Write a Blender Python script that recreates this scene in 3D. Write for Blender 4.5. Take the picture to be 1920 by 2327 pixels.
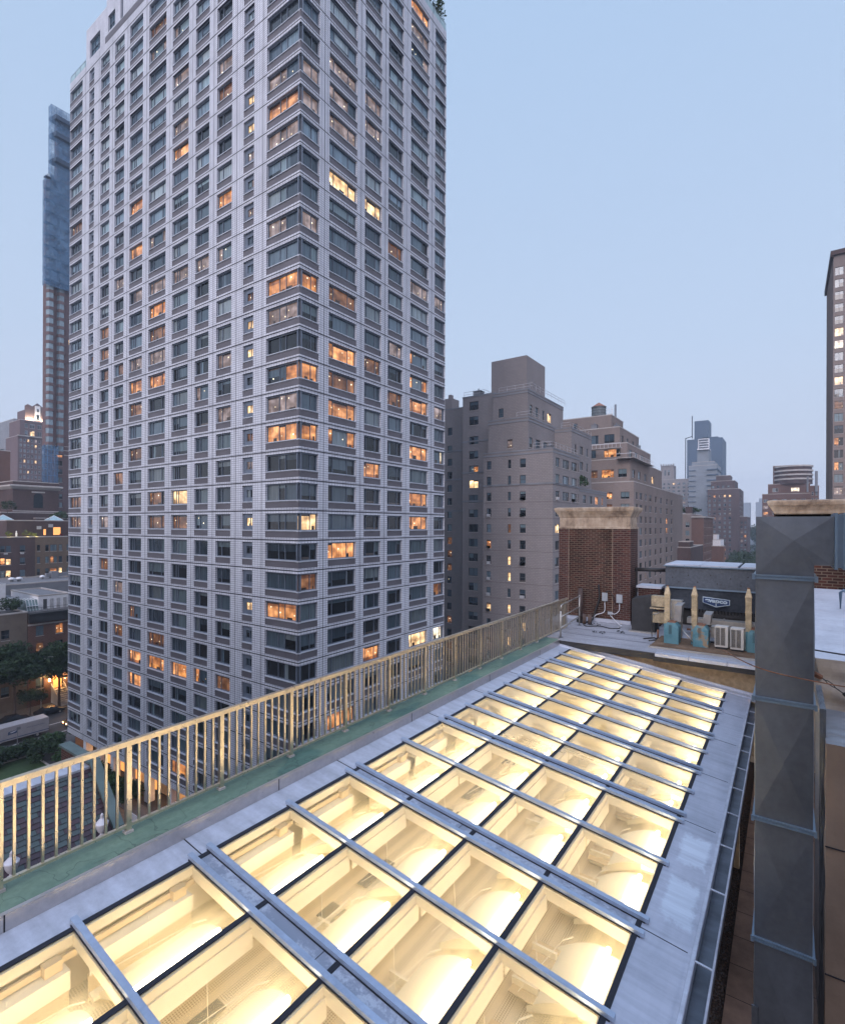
import bpy, math, random
from mathutils import Vector
R=math.radians
for o in list(bpy.data.objects): bpy.data.objects.remove(o)
SC=bpy.context.scene
COL=SC.collection
# ---------------------------------------------------------------- camera, sky, sun, exposure
TH=R(35.1)
cd=bpy.data.cameras.new('camera'); cam=bpy.data.objects.new('camera',cd); COL.objects.link(cam)
cd.sensor_fit='HORIZONTAL'; cd.sensor_width=36; cd.lens=36*1181/1920
cd.shift_y=30.5/1920; cd.clip_start=.1; cd.clip_end=9000
cam.rotation_mode='XYZ'
from mathutils import Matrix
cam.matrix_world=Matrix.Rotation(TH,4,'Z')@Matrix.Rotation(R(90),4,'X')@Matrix.Rotation(.0042,4,'Z')
SC.camera=cam
SC.render.engine='CYCLES'
SC.render.resolution_x=844; SC.render.resolution_y=1024
SC.cycles.max_bounces=7; SC.cycles.diffuse_bounces=3; SC.cycles.glossy_bounces=3
SC.cycles.transmission_bounces=4; SC.cycles.transparent_max_bounces=12; SC.cycles.volume_bounces=0
SC.cycles.sample_clamp_indirect=4
SC.view_settings.view_transform='Standard'; SC.view_settings.look='None'
SC.view_settings.gamma=1; SC.view_settings.exposure=1.35; SC.view_settings.use_curve_mapping=False
W=bpy.data.worlds.new('World'); SC.world=W; W.use_nodes=True
nt=W.node_tree; nt.nodes.clear()
N=nt.nodes.new; L=nt.links.new
out=N('ShaderNodeOutputWorld'); bg=N('ShaderNodeBackground'); bg.inputs['Strength'].default_value=.12
sky=N('ShaderNodeTexSky'); sky.sky_type='NISHITA'; sky.sun_disc=False
SUN_EL,SUN_ROT=R(4),R(170)
sky.sun_elevation=SUN_EL; sky.sun_rotation=SUN_ROT; sky.air_density=1.2; sky.dust_density=2; sky.ozone_density=4
tc=N('ShaderNodeTexCoord'); sp=N('ShaderNodeSeparateXYZ'); L(tc.outputs['Generated'],sp.inputs[0])
rp=N('ShaderNodeValToRGB'); L(sp.outputs[2],rp.inputs[0])
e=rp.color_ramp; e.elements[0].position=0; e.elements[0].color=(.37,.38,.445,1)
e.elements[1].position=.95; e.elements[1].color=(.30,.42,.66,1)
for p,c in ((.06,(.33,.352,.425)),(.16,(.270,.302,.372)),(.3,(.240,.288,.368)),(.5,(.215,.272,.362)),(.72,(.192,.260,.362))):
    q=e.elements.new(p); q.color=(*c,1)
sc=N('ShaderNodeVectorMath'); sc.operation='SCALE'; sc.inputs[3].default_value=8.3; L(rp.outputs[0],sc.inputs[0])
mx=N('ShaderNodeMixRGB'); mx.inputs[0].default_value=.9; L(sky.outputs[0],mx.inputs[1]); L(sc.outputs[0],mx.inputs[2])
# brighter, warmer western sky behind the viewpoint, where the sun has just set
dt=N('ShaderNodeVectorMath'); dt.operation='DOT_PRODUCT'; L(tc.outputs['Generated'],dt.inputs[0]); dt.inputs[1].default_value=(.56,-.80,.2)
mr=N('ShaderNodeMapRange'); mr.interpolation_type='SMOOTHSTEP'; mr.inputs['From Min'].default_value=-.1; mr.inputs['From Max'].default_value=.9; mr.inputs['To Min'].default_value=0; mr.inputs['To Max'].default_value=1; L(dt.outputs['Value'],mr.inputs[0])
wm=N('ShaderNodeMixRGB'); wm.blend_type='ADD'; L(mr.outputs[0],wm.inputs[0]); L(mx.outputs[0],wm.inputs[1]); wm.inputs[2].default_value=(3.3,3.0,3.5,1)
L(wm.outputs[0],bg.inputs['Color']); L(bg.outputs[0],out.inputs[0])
sd=bpy.data.lights.new('sun','SUN'); sd.energy=.6; sd.angle=R(25); sd.color=(1,.88,.88)
so=bpy.data.objects.new('sun',sd); COL.objects.link(so)
az=SUN_ROT; el=R(22)
dv=Vector((math.sin(az)*math.cos(el),math.cos(az)*math.cos(el),math.sin(el)))
so.rotation_euler=dv.to_track_quat('Z','Y').to_euler(); so.location=(0,-20,60)
# ---------------------------------------------------------------- helpers
def tag(o,label=None,cat=None,group=None,kind=None):
    if label: o['label']=label
    if cat: o['category']=cat
    if group: o['group']=group
    if kind: o['kind']=kind
    return o
def thing(name,label,cat,loc=(0,0,0),group=None):
    o=bpy.data.objects.new(name,None); COL.objects.link(o); o.location=loc; o.empty_display_size=.2
    return tag(o,label,cat,group)
def wloc(o):
    v=Vector((0,0,0))
    while o: v+=o.location; o=o.parent
    return v
class MB:
    def __init__(s): s.v=[];s.f=[];s.m=[];s.c=[];s.hc=False
    def poly(s,ps,mi=0,col=None):
        n=len(s.v); s.v+=[tuple(p) for p in ps]; s.f.append(tuple(range(n,n+len(ps)))); s.m.append(mi); s.c.append(col)
        if col: s.hc=True
    def box(s,x0,x1,y0,y1,z0,z1,mi=0,skip=''):
        if x0>x1:x0,x1=x1,x0
        if y0>y1:y0,y1=y1,y0
        if z0>z1:z0,z1=z1,z0
        A=lambda *p:s.poly(p,mi)
        if 'b' not in skip:A((x0,y0,z0),(x0,y1,z0),(x1,y1,z0),(x1,y0,z0))
        if 't' not in skip:A((x0,y0,z1),(x1,y0,z1),(x1,y1,z1),(x0,y1,z1))
        A((x0,y0,z0),(x1,y0,z0),(x1,y0,z1),(x0,y0,z1)); A((x1,y0,z0),(x1,y1,z0),(x1,y1,z1),(x1,y0,z1))
        A((x1,y1,z0),(x0,y1,z0),(x0,y1,z1),(x1,y1,z1)); A((x0,y1,z0),(x0,y0,z0),(x0,y0,z1),(x0,y1,z1))
    def hexa(s,b,t,mi=0):   # 4 bottom pts ccw, 4 top
        s.poly(b[::-1],mi); s.poly(t,mi)
        for i in range(4):
            j=(i+1)%4; s.poly((b[i],b[j],t[j],t[i]),mi)
    def tube(s,pts,r,n=8,mi=0,cap=True):
        pts=[Vector(p) for p in pts]; rings=[]
        for i,p in enumerate(pts):
            d=(pts[min(i+1,len(pts)-1)]-pts[max(i-1,0)]).normalized()
            a=d.cross(Vector((0,0,1)))
            if a.length<.01:a=d.cross(Vector((1,0,0)))
            a.normalize(); b=d.cross(a)
            rr=r[i] if isinstance(r,(list,tuple)) else r
            base=len(s.v)
            for k in range(n):
                t=2*math.pi*k/n; s.v.append(tuple(p+a*math.cos(t)*rr+b*math.sin(t)*rr))
            rings.append(base)
        for i in range(len(rings)-1):
            for k in range(n):
                s.f.append((rings[i]+k,rings[i]+(k+1)%n,rings[i+1]+(k+1)%n,rings[i+1]+k)); s.m.append(mi); s.c.append(None)
        if cap:
            s.f.append(tuple(rings[0]+k for k in range(n))[::-1]); s.m.append(mi); s.c.append(None)
            s.f.append(tuple(rings[-1]+k for k in range(n))); s.m.append(mi); s.c.append(None)
    def lathe(s,x,y,prof,n=16,mi=0):
        s.tube([(x,y,z) for z,_ in prof],[r for _,r in prof],n,mi)
    def build(s,name,mats,parent=None,smooth=False,loc=None,bevel=0):
        if not isinstance(mats,(list,tuple)): mats=[mats]
        off=wloc(parent) if parent else Vector(loc or (0,0,0))
        me=bpy.data.meshes.new(name)
        me.from_pydata([(a-off.x,b-off.y,c-off.z) for a,b,c in s.v],[],s.f)
        for m in mats: me.materials.append(m)
        me.polygons.foreach_set('material_index',s.m)
        if smooth: me.polygons.foreach_set('use_smooth',[True]*len(s.f))
        if s.hc:
            at=me.attributes.new('wc','FLOAT_COLOR','CORNER'); k=0
            for f,c in zip(s.f,s.c):
                c=c or (.05,.05,.06,0)
                for _ in f: at.data[k].color=c; k+=1
        o=bpy.data.objects.new(name,me); COL.objects.link(o)
        if parent: o.parent=parent
        else: o.location=off
        if bevel:
            b=o.modifiers.new('bevel','BEVEL'); b.width=bevel; b.segments=2; b.limit_method='ANGLE'
        return o
# ---- materials
def newmat(name):
    m=bpy.data.materials.new(name); m.use_nodes=True; n=m.node_tree; n.nodes.clear()
    o=n.nodes.new('ShaderNodeOutputMaterial'); b=n.nodes.new('ShaderNodeBsdfPrincipled'); n.links.new(b.outputs[0],o.inputs[0])
    return m,n,b,o
def pos(n):
    g=n.nodes.new('ShaderNodeNewGeometry'); return g.outputs['Position']
def noise(n,vec,scale,detail=3,rough=.5):
    t=n.nodes.new('ShaderNodeTexNoise'); t.inputs['Scale'].default_value=scale; t.inputs['Detail'].default_value=detail; t.inputs['Roughness'].default_value=rough
    n.links.new(vec,t.inputs['Vector']); return t.outputs['Fac']
def ramp(n,fac,stops):
    r=n.nodes.new('ShaderNodeValToRGB'); n.links.new(fac,r.inputs[0]); e=r.color_ramp
    e.elements[0].position=stops[0][0]; e.elements[0].color=(*stops[0][1],1)
    e.elements[1].position=stops[-1][0]; e.elements[1].color=(*stops[-1][1],1)
    for p,c in stops[1:-1]:
        q=e.elements.new(p); q.color=(*c,1)
    return r.outputs[0]
def mul(n,a,b,f=1,mode='MULTIPLY'):
    m=n.nodes.new('ShaderNodeMixRGB'); m.blend_type=mode; m.inputs[0].default_value=f
    for i,x in ((1,a),(2,b)):
        if isinstance(x,tuple): m.inputs[i].default_value=(*x,1)
        else: n.links.new(x,m.inputs[i])
    return m.outputs[0]
def stretch(n,vec,sx,sy,sz):
    m=n.nodes.new('ShaderNodeMapping'); m.inputs['Scale'].default_value=(sx,sy,sz); n.links.new(vec,m.inputs[0]); return m.outputs[0]
def bump(n,b,h,d=.01,s=.5):
    k=n.nodes.new('ShaderNodeBump'); k.inputs['Distance'].default_value=d; k.inputs['Strength'].default_value=s
    n.links.new(h,k.inputs['Height']); n.links.new(k.outputs[0],b.inputs['Normal'])
def mat(name,c,rough=.6,metal=0,var=.25,scale=2,bmp=0,spec=.5,fine=None):
    m,n,b,o=newmat(name); p=pos(n)
    f=noise(n,p,scale,5,.6)
    col=ramp(n,f,[(.3,tuple(x*(1-var) for x in c)),(.7,tuple(min(1,x*(1+var)) for x in c))])
    if fine:
        f2=noise(n,p,fine,3); col=mul(n,col,ramp(n,f2,[(.35,(.8,.8,.8)),(.65,(1.1,1.1,1.1))]))
    n.links.new(col,b.inputs['Base Color']); b.inputs['Metallic'].default_value=metal
    b.inputs['Roughness'].default_value=rough; b.inputs['Specular IOR Level'].default_value=spec
    if bmp: bump(n,b,noise(n,p,fine or scale*8,4),bmp)
    return m
def brickmat(name,c1,c2,mortar,bw,bh,ms=.01,rough=.85,bmp=.004,stain=.25,sscale=.6,offset=.5):
    m,n,b,o=newmat(name); p=pos(n)
    s=n.nodes.new('ShaderNodeSeparateXYZ'); n.links.new(p,s.inputs[0])
    a=n.nodes.new('ShaderNodeMath'); n.links.new(s.outputs[0],a.inputs[0]); n.links.new(s.outputs[1],a.inputs[1])
    c=n.nodes.new('ShaderNodeCombineXYZ'); n.links.new(a.outputs[0],c.inputs[0]); n.links.new(s.outputs[2],c.inputs[1])
    t=n.nodes.new('ShaderNodeTexBrick'); n.links.new(c.outputs[0],t.inputs['Vector'])
    t.offset=offset; t.inputs['Scale'].default_value=1; t.inputs['Brick Width'].default_value=bw; t.inputs['Row Height'].default_value=bh
    t.inputs['Mortar Size'].default_value=ms; t.inputs['Mortar Smooth'].default_value=.1; t.inputs['Bias'].default_value=0
    t.inputs['Color1'].default_value=(*c1,1); t.inputs['Color2'].default_value=(*c2,1); t.inputs['Mortar'].default_value=(*mortar,1)
    f=noise(n,stretch(n,p,sscale,sscale,sscale*.35),1,5,.65)
    col=mul(n,t.outputs['Color'],ramp(n,f,[(.3,(1-stain,)*3),(.7,(1+stain*.5,)*3)]))
    n.links.new(col,b.inputs['Base Color']); b.inputs['Roughness'].default_value=rough; b.inputs['Specular IOR Level'].default_value=.25
    if bmp:
        inv=n.nodes.new('ShaderNodeMath'); inv.operation='SUBTRACT'; inv.inputs[0].default_value=1; n.links.new(t.outputs['Fac'],inv.inputs[1])
        bump(n,b,inv.outputs[0],bmp,.6)
    return m
def emat(name,c,s,sample=True):
    m,n,b,o=newmat(name); b.inputs['Base Color'].default_value=(*c,1); b.inputs['Emission Color'].default_value=(*c,1); b.inputs['Emission Strength'].default_value=s
    if not sample:
        try: m.cycles.emission_sampling='NONE'
        except: pass
    return m
def windowmat(name,EM=.62,rough=.06,ior=1.55):
    m,n,b,o=newmat(name); p=pos(n)
    a=n.nodes.new('ShaderNodeAttribute'); a.attribute_name='wc'
    s=n.nodes.new('ShaderNodeSeparateXYZ'); n.links.new(p,s.inputs[0])
    ad=n.nodes.new('ShaderNodeMath'); n.links.new(s.outputs[0],ad.inputs[0]); n.links.new(s.outputs[1],ad.inputs[1])
    cb=n.nodes.new('ShaderNodeCombineXYZ'); n.links.new(ad.outputs[0],cb.inputs[0]); n.links.new(s.outputs[2],cb.inputs[1])
    fold=noise(n,stretch(n,cb.outputs[0],7,.25,1),1,2)
    big=noise(n,stretch(n,cb.outputs[0],.8,1.0,1),1,2,.5)
    base=mul(n,a.outputs['Color'],ramp(n,fold,[(.35,(.7,.7,.7)),(.65,(1.2,1.2,1.2))]))
    lt=n.nodes.new('ShaderNodeMath'); lt.operation='MULTIPLY'; lt.inputs[1].default_value=6; lt.use_clamp=True; n.links.new(a.outputs['Alpha'],lt.inputs[0])
    bd=n.nodes.new('ShaderNodeMixRGB'); n.links.new(lt.outputs[0],bd.inputs[0]); n.links.new(base,bd.inputs[1]); bd.inputs[2].default_value=(.03,.02,.015,1)
    n.links.new(bd.outputs[0],b.inputs['Base Color'])
    em=mul(n,base,ramp(n,big,[(.3,(.30,.24,.2)),(.5,(.85,.78,.72)),(.68,(1.7,1.7,1.7))]))
    n.links.new(em,b.inputs['Emission Color'])
    ml=n.nodes.new('ShaderNodeMath'); ml.operation='MULTIPLY'; ml.inputs[1].default_value=EM; n.links.new(a.outputs['Alpha'],ml.inputs[0])
    n.links.new(ml.outputs[0],b.inputs['Emission Strength'])
    b.inputs['Roughness'].default_value=rough; b.inputs['IOR'].default_value=ior
    wav=noise(n,p,.8,1); bump(n,b,wav,.05,.12)
    try: m.cycles.emission_sampling='NONE'
    except: pass
    return m
M={}
M['glass']=windowmat('window_glass')
M['wtile']=brickmat('white_tile',(.53,.55,.595),(.49,.51,.56),(.10,.10,.13),.40,.222,.017,.5,.003,.16,.8,0)
M['joint']=mat('dark_joint',(.02,.02,.025),.8,0,.2)
M['alu']=mat('window_frame_grey',(.115,.14,.18),.45,.2,.12,1)
M['sill']=mat('pale_sill',(.46,.49,.54),.4,.1,.1,1)
# ribbed grey spandrel
def ribmat(name,c,w=.09):
    m,n,b,o=newmat(name); p=pos(n)
    s=n.nodes.new('ShaderNodeSeparateXYZ'); n.links.new(p,s.inputs[0])
    ad=n.nodes.new('ShaderNodeMath'); n.links.new(s.outputs[0],ad.inputs[0]); n.links.new(s.outputs[1],ad.inputs[1])
    mu=n.nodes.new('ShaderNodeMath'); mu.operation='MULTIPLY'; mu.inputs[1].default_value=2*math.pi/w; n.links.new(ad.outputs[0],mu.inputs[0])
    si=n.nodes.new('ShaderNodeMath'); si.operation='SINE'; n.links.new(mu.outputs[0],si.inputs[0])
    ma=n.nodes.new('ShaderNodeMath'); ma.operation='MULTIPLY_ADD'; ma.inputs[1].default_value=.5; ma.inputs[2].default_value=.5; n.links.new(si.outputs[0],ma.inputs[0])
    col=ramp(n,ma.outputs[0],[(0,tuple(x*.72 for x in c)),(1,c)])
    col=mul(n,col,ramp(n,noise(n,p,.5,3),[(.3,(.85,.85,.85)),(.7,(1.1,1.1,1.1))]))
    n.links.new(col,b.inputs['Base Color']); b.inputs['Roughness'].default_value=.6
    return m
M['span']=ribmat('ribbed_spandrel',(.105,.098,.112))
M['brick_red']=brickmat('red_chimney_brick',(.092,.034,.027),(.045,.019,.018),(.13,.10,.085),.215,.075,.011,.9,.006,.4,1.5)
M['brick_soot']=brickmat('sooty_chimney_brick',(.075,.028,.021),(.03,.015,.013),(.14,.105,.08),.215,.075,.011,.9,.006,.5,1.2)
M['brick_beige']=brickmat('beige_brick',(.245,.22,.215),(.22,.20,.20),(.17,.155,.155),.6,.28,.03,.9,0,.22,.09)
M['brick_beige2']=brickmat('tan_apartment_brick',(.215,.175,.16),(.19,.155,.145),(.22,.18,.16),.5,.25,.03,.9,0,.2,.1)
M['brick_brown']=brickmat('brown_brick',(.065,.036,.036),(.046,.027,.028),(.12,.09,.085),.45,.2,.03,.9,0,.3,.2)
M['brick_tan']=brickmat('tan_brick',(.145,.105,.075),(.115,.085,.063),(.16,.12,.09),.45,.2,.03,.9,0,.25,.2)
M['brick_rose']=brickmat('rose_brick',(.15,.095,.095),(.125,.083,.083),(.10,.075,.075),.6,.3,.03,.9,0,.2,.05)
M['brick_orange']=brickmat('orange_brick',(.13,.068,.055),(.105,.055,.046),(.15,.1,.08),.5,.25,.03,.9,0,.25,.1)
M['dkroof']=mat('dark_roofing',(.06,.058,.06),.9,0,.3,.8)
M['paleroof']=mat('pale_roofing',(.16,.16,.17),.9,0,.2,.8)
M['trim']=mat('stone_trim',(.36,.33,.31),.8,0,.15,.5)
M['frame_dark']=mat('dark_window_frame',(.05,.05,.055),.5)
M['frame_lt']=mat('pale_window_frame',(.35,.35,.36),.5)
M['white']=mat('white_paint',(.62,.62,.64),.6,0,.08,2)
M['black']=mat('black_metal',(.02,.02,.022),.6)
M['slab']=mat('concrete_grey',(.17,.175,.19),.8,0,.15,.3)
M['blueslab']=mat('dark_slab_cladding',(.025,.055,.10),.6,0,.15,.05)
M['netting']=mat('blue_scaffold_netting',(.05,.13,.24),.7,0,.35,.3)
M['foliage']=None
def leafmat(name,c):
    m,n,b,o=newmat(name); p=pos(n)
    f=noise(n,p,.9,3,.6); f2=noise(n,p,9,2)
    col=ramp(n,f,[(.3,tuple(x*.5 for x in c)),(.7,tuple(x*1.5 for x in c))])
    col=mul(n,col,ramp(n,f2,[(.3,(.6,.65,.6)),(.7,(1.3,1.25,1.2))]))
    n.links.new(col,b.inputs['Base Color']); b.inputs['Roughness'].default_value=.7; b.inputs['Specular IOR Level'].default_value=.2
    return m
M['leaf']=leafmat('dark_leaves',(.028,.05,.024)); M['leaf2']=leafmat('mid_leaves',(.045,.08,.035)); M['leafred']=leafmat('maroon_leaves',(.14,.025,.045)); M['leafy']=leafmat('yellow_green_leaves',(.11,.13,.035))
M['bark']=mat('bark',(.07,.05,.04),.9)
F_=36*1181/1920
def pix(x,y,z):   # apparent position, used only to decide which windows show largest
    s,c=math.sin(TH),math.cos(TH); D=-s*x+c*y; r=c*x+s*y
    if D<1: return None
    return 960+1181*r/D, 1194-1181*z/D, D
# ---- window kit: frame on plane with pane cells
def P3(O,U,Nn,u,n,z): return (O[0]+U[0]*u+Nn[0]*n, O[1]+U[1]*u+Nn[1]*n, z)
def fbox(mb,O,U,Nn,u0,u1,n0,n1,z0,z1,mi=0):
    p=lambda u,n,z:P3(O,U,Nn,u,n,z)
    b=[p(u0,n0,z0),p(u1,n0,z0),p(u1,n1,z0),p(u0,n1,z0)]; t=[p(u0,n0,z1),p(u1,n0,z1),p(u1,n1,z1),p(u0,n1,z1)]
    mb.hexa(b,t,mi)
def fquad(mb,O,U,Nn,u0,u1,n,z0,z1,mi=0,col=None):
    p=lambda u,z:P3(O,U,Nn,u,n,z)
    mb.poly((p(u0,z0),p(u1,z0),p(u1,z1),p(u0,z1)),mi,col)
CURT=[(.09,.13,.16),(.13,.18,.20),(.06,.09,.115),(.18,.22,.235),(.11,.155,.19),(.04,.06,.08)]
DARK=[(.006,.009,.012),(.012,.016,.02),(.02,.024,.028)]
LITC={'o':(1.0,.44,.17,.58),'p':(.66,.52,.52,.27),'y':(1.0,.68,.36,.95),'w':(.95,.85,.65,1.0),'d':(.62,.28,.13,.22)}
def cellcols(rng,lit,hi=False):
    """list of (fraction0,fraction1,rgba) from bottom to top of a cell"""
    if lit:
        c=LITC[lit]; k=rng.uniform(.75,1.15); c=(c[0]*k,c[1]*k,c[2]*k,c[3])
        r=rng.random()
        if lit in 'py' or r<.4: return [(0,1,c)]
        if r<.6: return [(0,rng.uniform(.1,.3),(c[0]*.35,c[1]*.3,c[2]*.3,c[3])),(.3,1,c)][0:1]+[(rng.uniform(.3,.3),1,c)] if False else [(0,.22,(c[0]*.4,c[1]*.33,c[2]*.3,c[3])),(.22,1,c)]
        if r<.8: return [(0,.72,c),(.72,1,(c[0]*.45,c[1]*.42,c[2]*.5,c[3]))]
        return [(0,.35,(c[0]*1.0,c[1]*.95,c[2]*.7,c[3])),(.35,1,(c[0]*.7,c[1]*.62,c[2]*.55,c[3]))]
    r=rng.random()
    if r<(.74 if hi else .42):
        c=rng.choice(CURT); k=rng.uniform(.75,1.15); return [(0,1,(c[0]*k,c[1]*k,c[2]*k,0))]
    d=rng.choice(DARK)+(0,)
    if r<(.9 if hi else .72):
        c=rng.choice(CURT); f=rng.choice([.25,.4,.5,.62,.75]); return [(0,f,d),(f,1,(c[0],c[1],c[2],0))]
    if r<.95 and not hi: 
        return [(0,1,d)]
    return [(0,rng.uniform(.12,.2),(.12,.10,.09,0)),(.2,1,d)]
def pane_cells(mb,rng,O,U,Nn,u0,u1,n,z0,z1,fr,lit,hi=False,mi=0,dim=1):
    w=u1-u0; prev=0
    st=rng.random()
    whole=cellcols(rng,lit,hi)
    for i,f in enumerate(fr):
        cc=whole if (st<.6 and not (lit=='o' and rng.random()<.25)) else cellcols(rng,lit if rng.random()<.8 else (None if lit!='y' else lit),hi)
        a,b=u0+prev*w,u0+f*w
        last=0
        for j,(p,q,c) in enumerate(cc):
            p=last; q=1 if j==len(cc)-1 else q
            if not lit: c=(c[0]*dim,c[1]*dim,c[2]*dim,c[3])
            fquad(mb,O,U,Nn,a,b,n,z0+(z1-z0)*p,z0+(z1-z0)*q,mi,c); last=q
        if lit and (b-a)>.5:
            k=rng.random()
            if k<.5:
                x=a+(b-a)*rng.uniform(0,.55); x2=min(b,x+(b-a)*rng.uniform(.2,.45)); h=(z1-z0)*rng.uniform(.12,.34); fquad(mb,O,U,Nn,x,x2,n+.004,z0,z0+h,mi,(.05,.03,.02,.05))
            if k>.3:
                x=a+(b-a)*rng.uniform(.1,.8); zz=z0+(z1-z0)*rng.uniform(.25,.8); w_=.12; fquad(mb,O,U,Nn,x,min(b,x+w_),n+.006,zz,zz+.12,mi,(1,.9,.65,1.6))
            if k>.72: fquad(mb,O,U,Nn,a,b,n+.005,z0+(z1-z0)*.86,z1,mi,(.10,.07,.06,.1))
        # side curtain strips on dark rooms
        if rng.random()<.3 and not lit and len(cc)==1 and sum(cc[0][2][:3])<.15:
            c=rng.choice(CURT); fquad(mb,O,U,Nn,a,a+(b-a)*.22,n+.004,z0,z1,mi,(*c,0))
        prev=f
def wall_open(mb,O,U,Nn,W_,z0,z1,ops,depth,mi=0,rev=None):
    """wall plane with rectangular openings (u0,u1,za,zb) and reveals going inwards"""
    us=sorted({0,W_}|{a for o in ops for a in o[:2]}); zs=sorted({z0,z1}|{a for o in ops for a in o[2:4]})
    us=[u for u in us if 0<=u<=W_]; zs=[z for z in zs if z0<=z<=z1]
    byz={}
    for o in ops: byz.setdefault((o[2],o[3]),[]).append(o)
    keys=sorted(byz)
    for j in range(len(zs)-1):
        za,zb=zs[j],zs[j+1]; zm=(za+zb)/2
        act=[o for k in keys if k[0]<zm<k[1] for o in byz[k]]
        # merge consecutive solid spans
        start=None
        for i in range(len(us)-1):
            um=(us[i]+us[i+1])/2
            solid=not any(o[0]<um<o[1] for o in act)
            if solid and start is None: start=us[i]
            if (not solid) and start is not None:
                fquad(mb,O,U,Nn,start,us[i],0,za,zb,mi); start=None
        if start is not None: fquad(mb,O,U,Nn,start,us[-1],0,za,zb,mi)
    rm=mi if rev is None else rev
    for o in ops:
        a,b,c,d=o[:4]
        p=lambda u,n,z:P3(O,U,Nn,u,n,z)
        mb.poly((p(a,0,c),p(b,0,c),p(b,-depth,c),p(a,-depth,c)),rm); mb.poly((p(a,-depth,d),p(b,-depth,d),p(b,0,d),p(a,0,d)),rm)
        if a>1e-4: mb.poly((p(a,-depth,c),p(a,-depth,d),p(a,0,d),p(a,0,c)),rm)
        if b<W_-1e-4: mb.poly((p(b,0,c),p(b,0,d),p(b,-depth,d),p(b,-depth,c)),rm)
def fcap(mb,*a,**k): pass
FACES={'-Y':lambda x0,x1,y0,y1:((x0,y0),(1,0),(0,-1),x1-x0),'+X':lambda x0,x1,y0,y1:((x1,y0),(0,1),(1,0),y1-y0),'-X':lambda x0,x1,y0,y1:((x0,y1),(0,-1),(-1,0),y1-y0)}
def generic(name,label,cat,base,blocks,wall,frame,rng,litp=.1,litk='oyp',group=None,maxparts=100,recess=.18,extra=None,coping=True,litmul=1,copmat=None,roofm=None):
    """blocks: dict(box=(x0,x1,y0,y1,z0,z1), win={face:dict(cols=[(u0,u1)..], zs=[(za,zb)..], lit={(ci,ri):k})}, band=[z..])"""
    root=thing(name,label,cat,base,group)
    wins=[]
    mb=MB(); RT=[]
    for B in blocks:
        x0,x1,y0,y1,z0,z1=B['box']; wi=B.get('win',{})
        mi=B.get('mi',0)
        for fc in ('-Y','+X','-X'):
            (ox,oy),U,Nn,W_=FACES[fc](x0,x1,y0,y1); ops=[]
            if fc in wi:
                s=wi[fc]
                for ri,(a,b) in enumerate(s['zs']):
                    for ci,(u0,u1) in enumerate(s['cols']):
                        if (ci,ri) in s.get('skip',()): continue
                        if u1>W_-.05 or b>z1-.05: continue
                        ops.append((u0,u1,a,b)); lit=s.get('lit',{}).get((ci,ri))
                        if lit is None and rng.random()<litp: lit=rng.choice(litk)
                        wins.append(((ox,oy),U,Nn,u0,u1,a,b,lit))
            wall_open(mb,(ox,oy),U,Nn,W_,z0,z1,ops,recess,mi)
        mb.poly(((x0,y1,z0),(x0,y1,z1),(x1,y1,z1),(x1,y1,z0)),mi)
        rf=MB(); tr=MB(); RT.append((rf,tr)); rf.poly(((x0,y0,z1-.02),(x1,y0,z1-.02),(x1,y1,z1-.02),(x0,y1,z1-.02)))
        if coping and not B.get('nocop'):
            t=.35;h=.25;e=.06
            tr.box(x0-e,x1+e,y0-e,y0+t,z1,z1+h); tr.box(x0-e,x1+e,y1-t,y1+e,z1,z1+h)
            tr.box(x0-e,x0+t,y0+t,y1-t,z1,z1+h); tr.box(x1-t,x1+e,y0+t,y1-t,z1,z1+h)
        for zb in B.get('band',()):
            e=.07; bb=MB(); RT.append((None,bb)); bb.box(x0-e,x1+e,y0-e,y0,zb,zb+.3); bb.box(x1,x1+e,y0,y1+e,zb,zb+.3)
    wo=mb.build('wall',wall,root)
    for rf,tr in RT:
        ro_=rf.build('roof',roofm or M['dkroof'],root) if rf else None
        if tr.f: tr.build('coping' if rf else 'band_course',copmat or M['trim'],ro_ or wo)
    sc_=[]
    for w in wins:
        (O,U,Nn,u0,u1,a,b,lit)=w; p=P3(O,U,Nn,(u0+u1)/2,0,(a+b)/2); q=pix(*p)
        s=0
        if q and -20<q[0]<1940 and -20<q[1]<2340: s=(u1-u0)*(b-a)/q[2]**2
        sc_.append((-s,len(sc_)))
    sc_.sort(); rank={i:k for k,(s,i) in enumerate(sc_)}
    st=MB()
    for i,w in enumerate(wins):
        O,U,Nn,u0,u1,a,b,lit=w; part=rank[i]<maxparts
        mbw=MB() if part else st
        ww=u1-u0; t=.07
        fr=[.5,1] if ww>1.3 else [1]
        if ww>2.6: fr=[.25,.75,1]
        for (p,q,r,s_) in ((u0,u1,a,a+t),(u0,u1,b-t,b),(u0,u0+t,a+t,b-t),(u1-t,u1,a+t,b-t)):
            fbox(mbw,O,U,Nn,p,q,-recess+.004,-recess+.07,r,s_,0)
        for f in fr[:-1]:
            uu=u0+f*ww; fbox(mbw,O,U,Nn,uu-.035,uu+.035,-recess+.004,-recess+.07,a+t,b-t,0)
        if ww<=1.3: fbox(mbw,O,U,Nn,u0+t,u1-t,-recess+.004,-recess+.06,(a+b)/2-.03,(a+b)/2+.03,0)
        fbox(mbw,O,U,Nn,u0-.06,u1+.06,.002,.07,a-.1,a-.01,2)
        pane_cells(mbw,rng,O,U,Nn,u0+t,u1-t,-recess+.01,a+t,b-t,fr,lit,False,1)
        if part: mbw.build('window',[frame,M['glass'],M['trim']],root)
    if st.f: tag(st.build('window',[frame,M['glass'],M['trim']],root),kind='stuff')
    if extra: extra(root)
    return root
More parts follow.
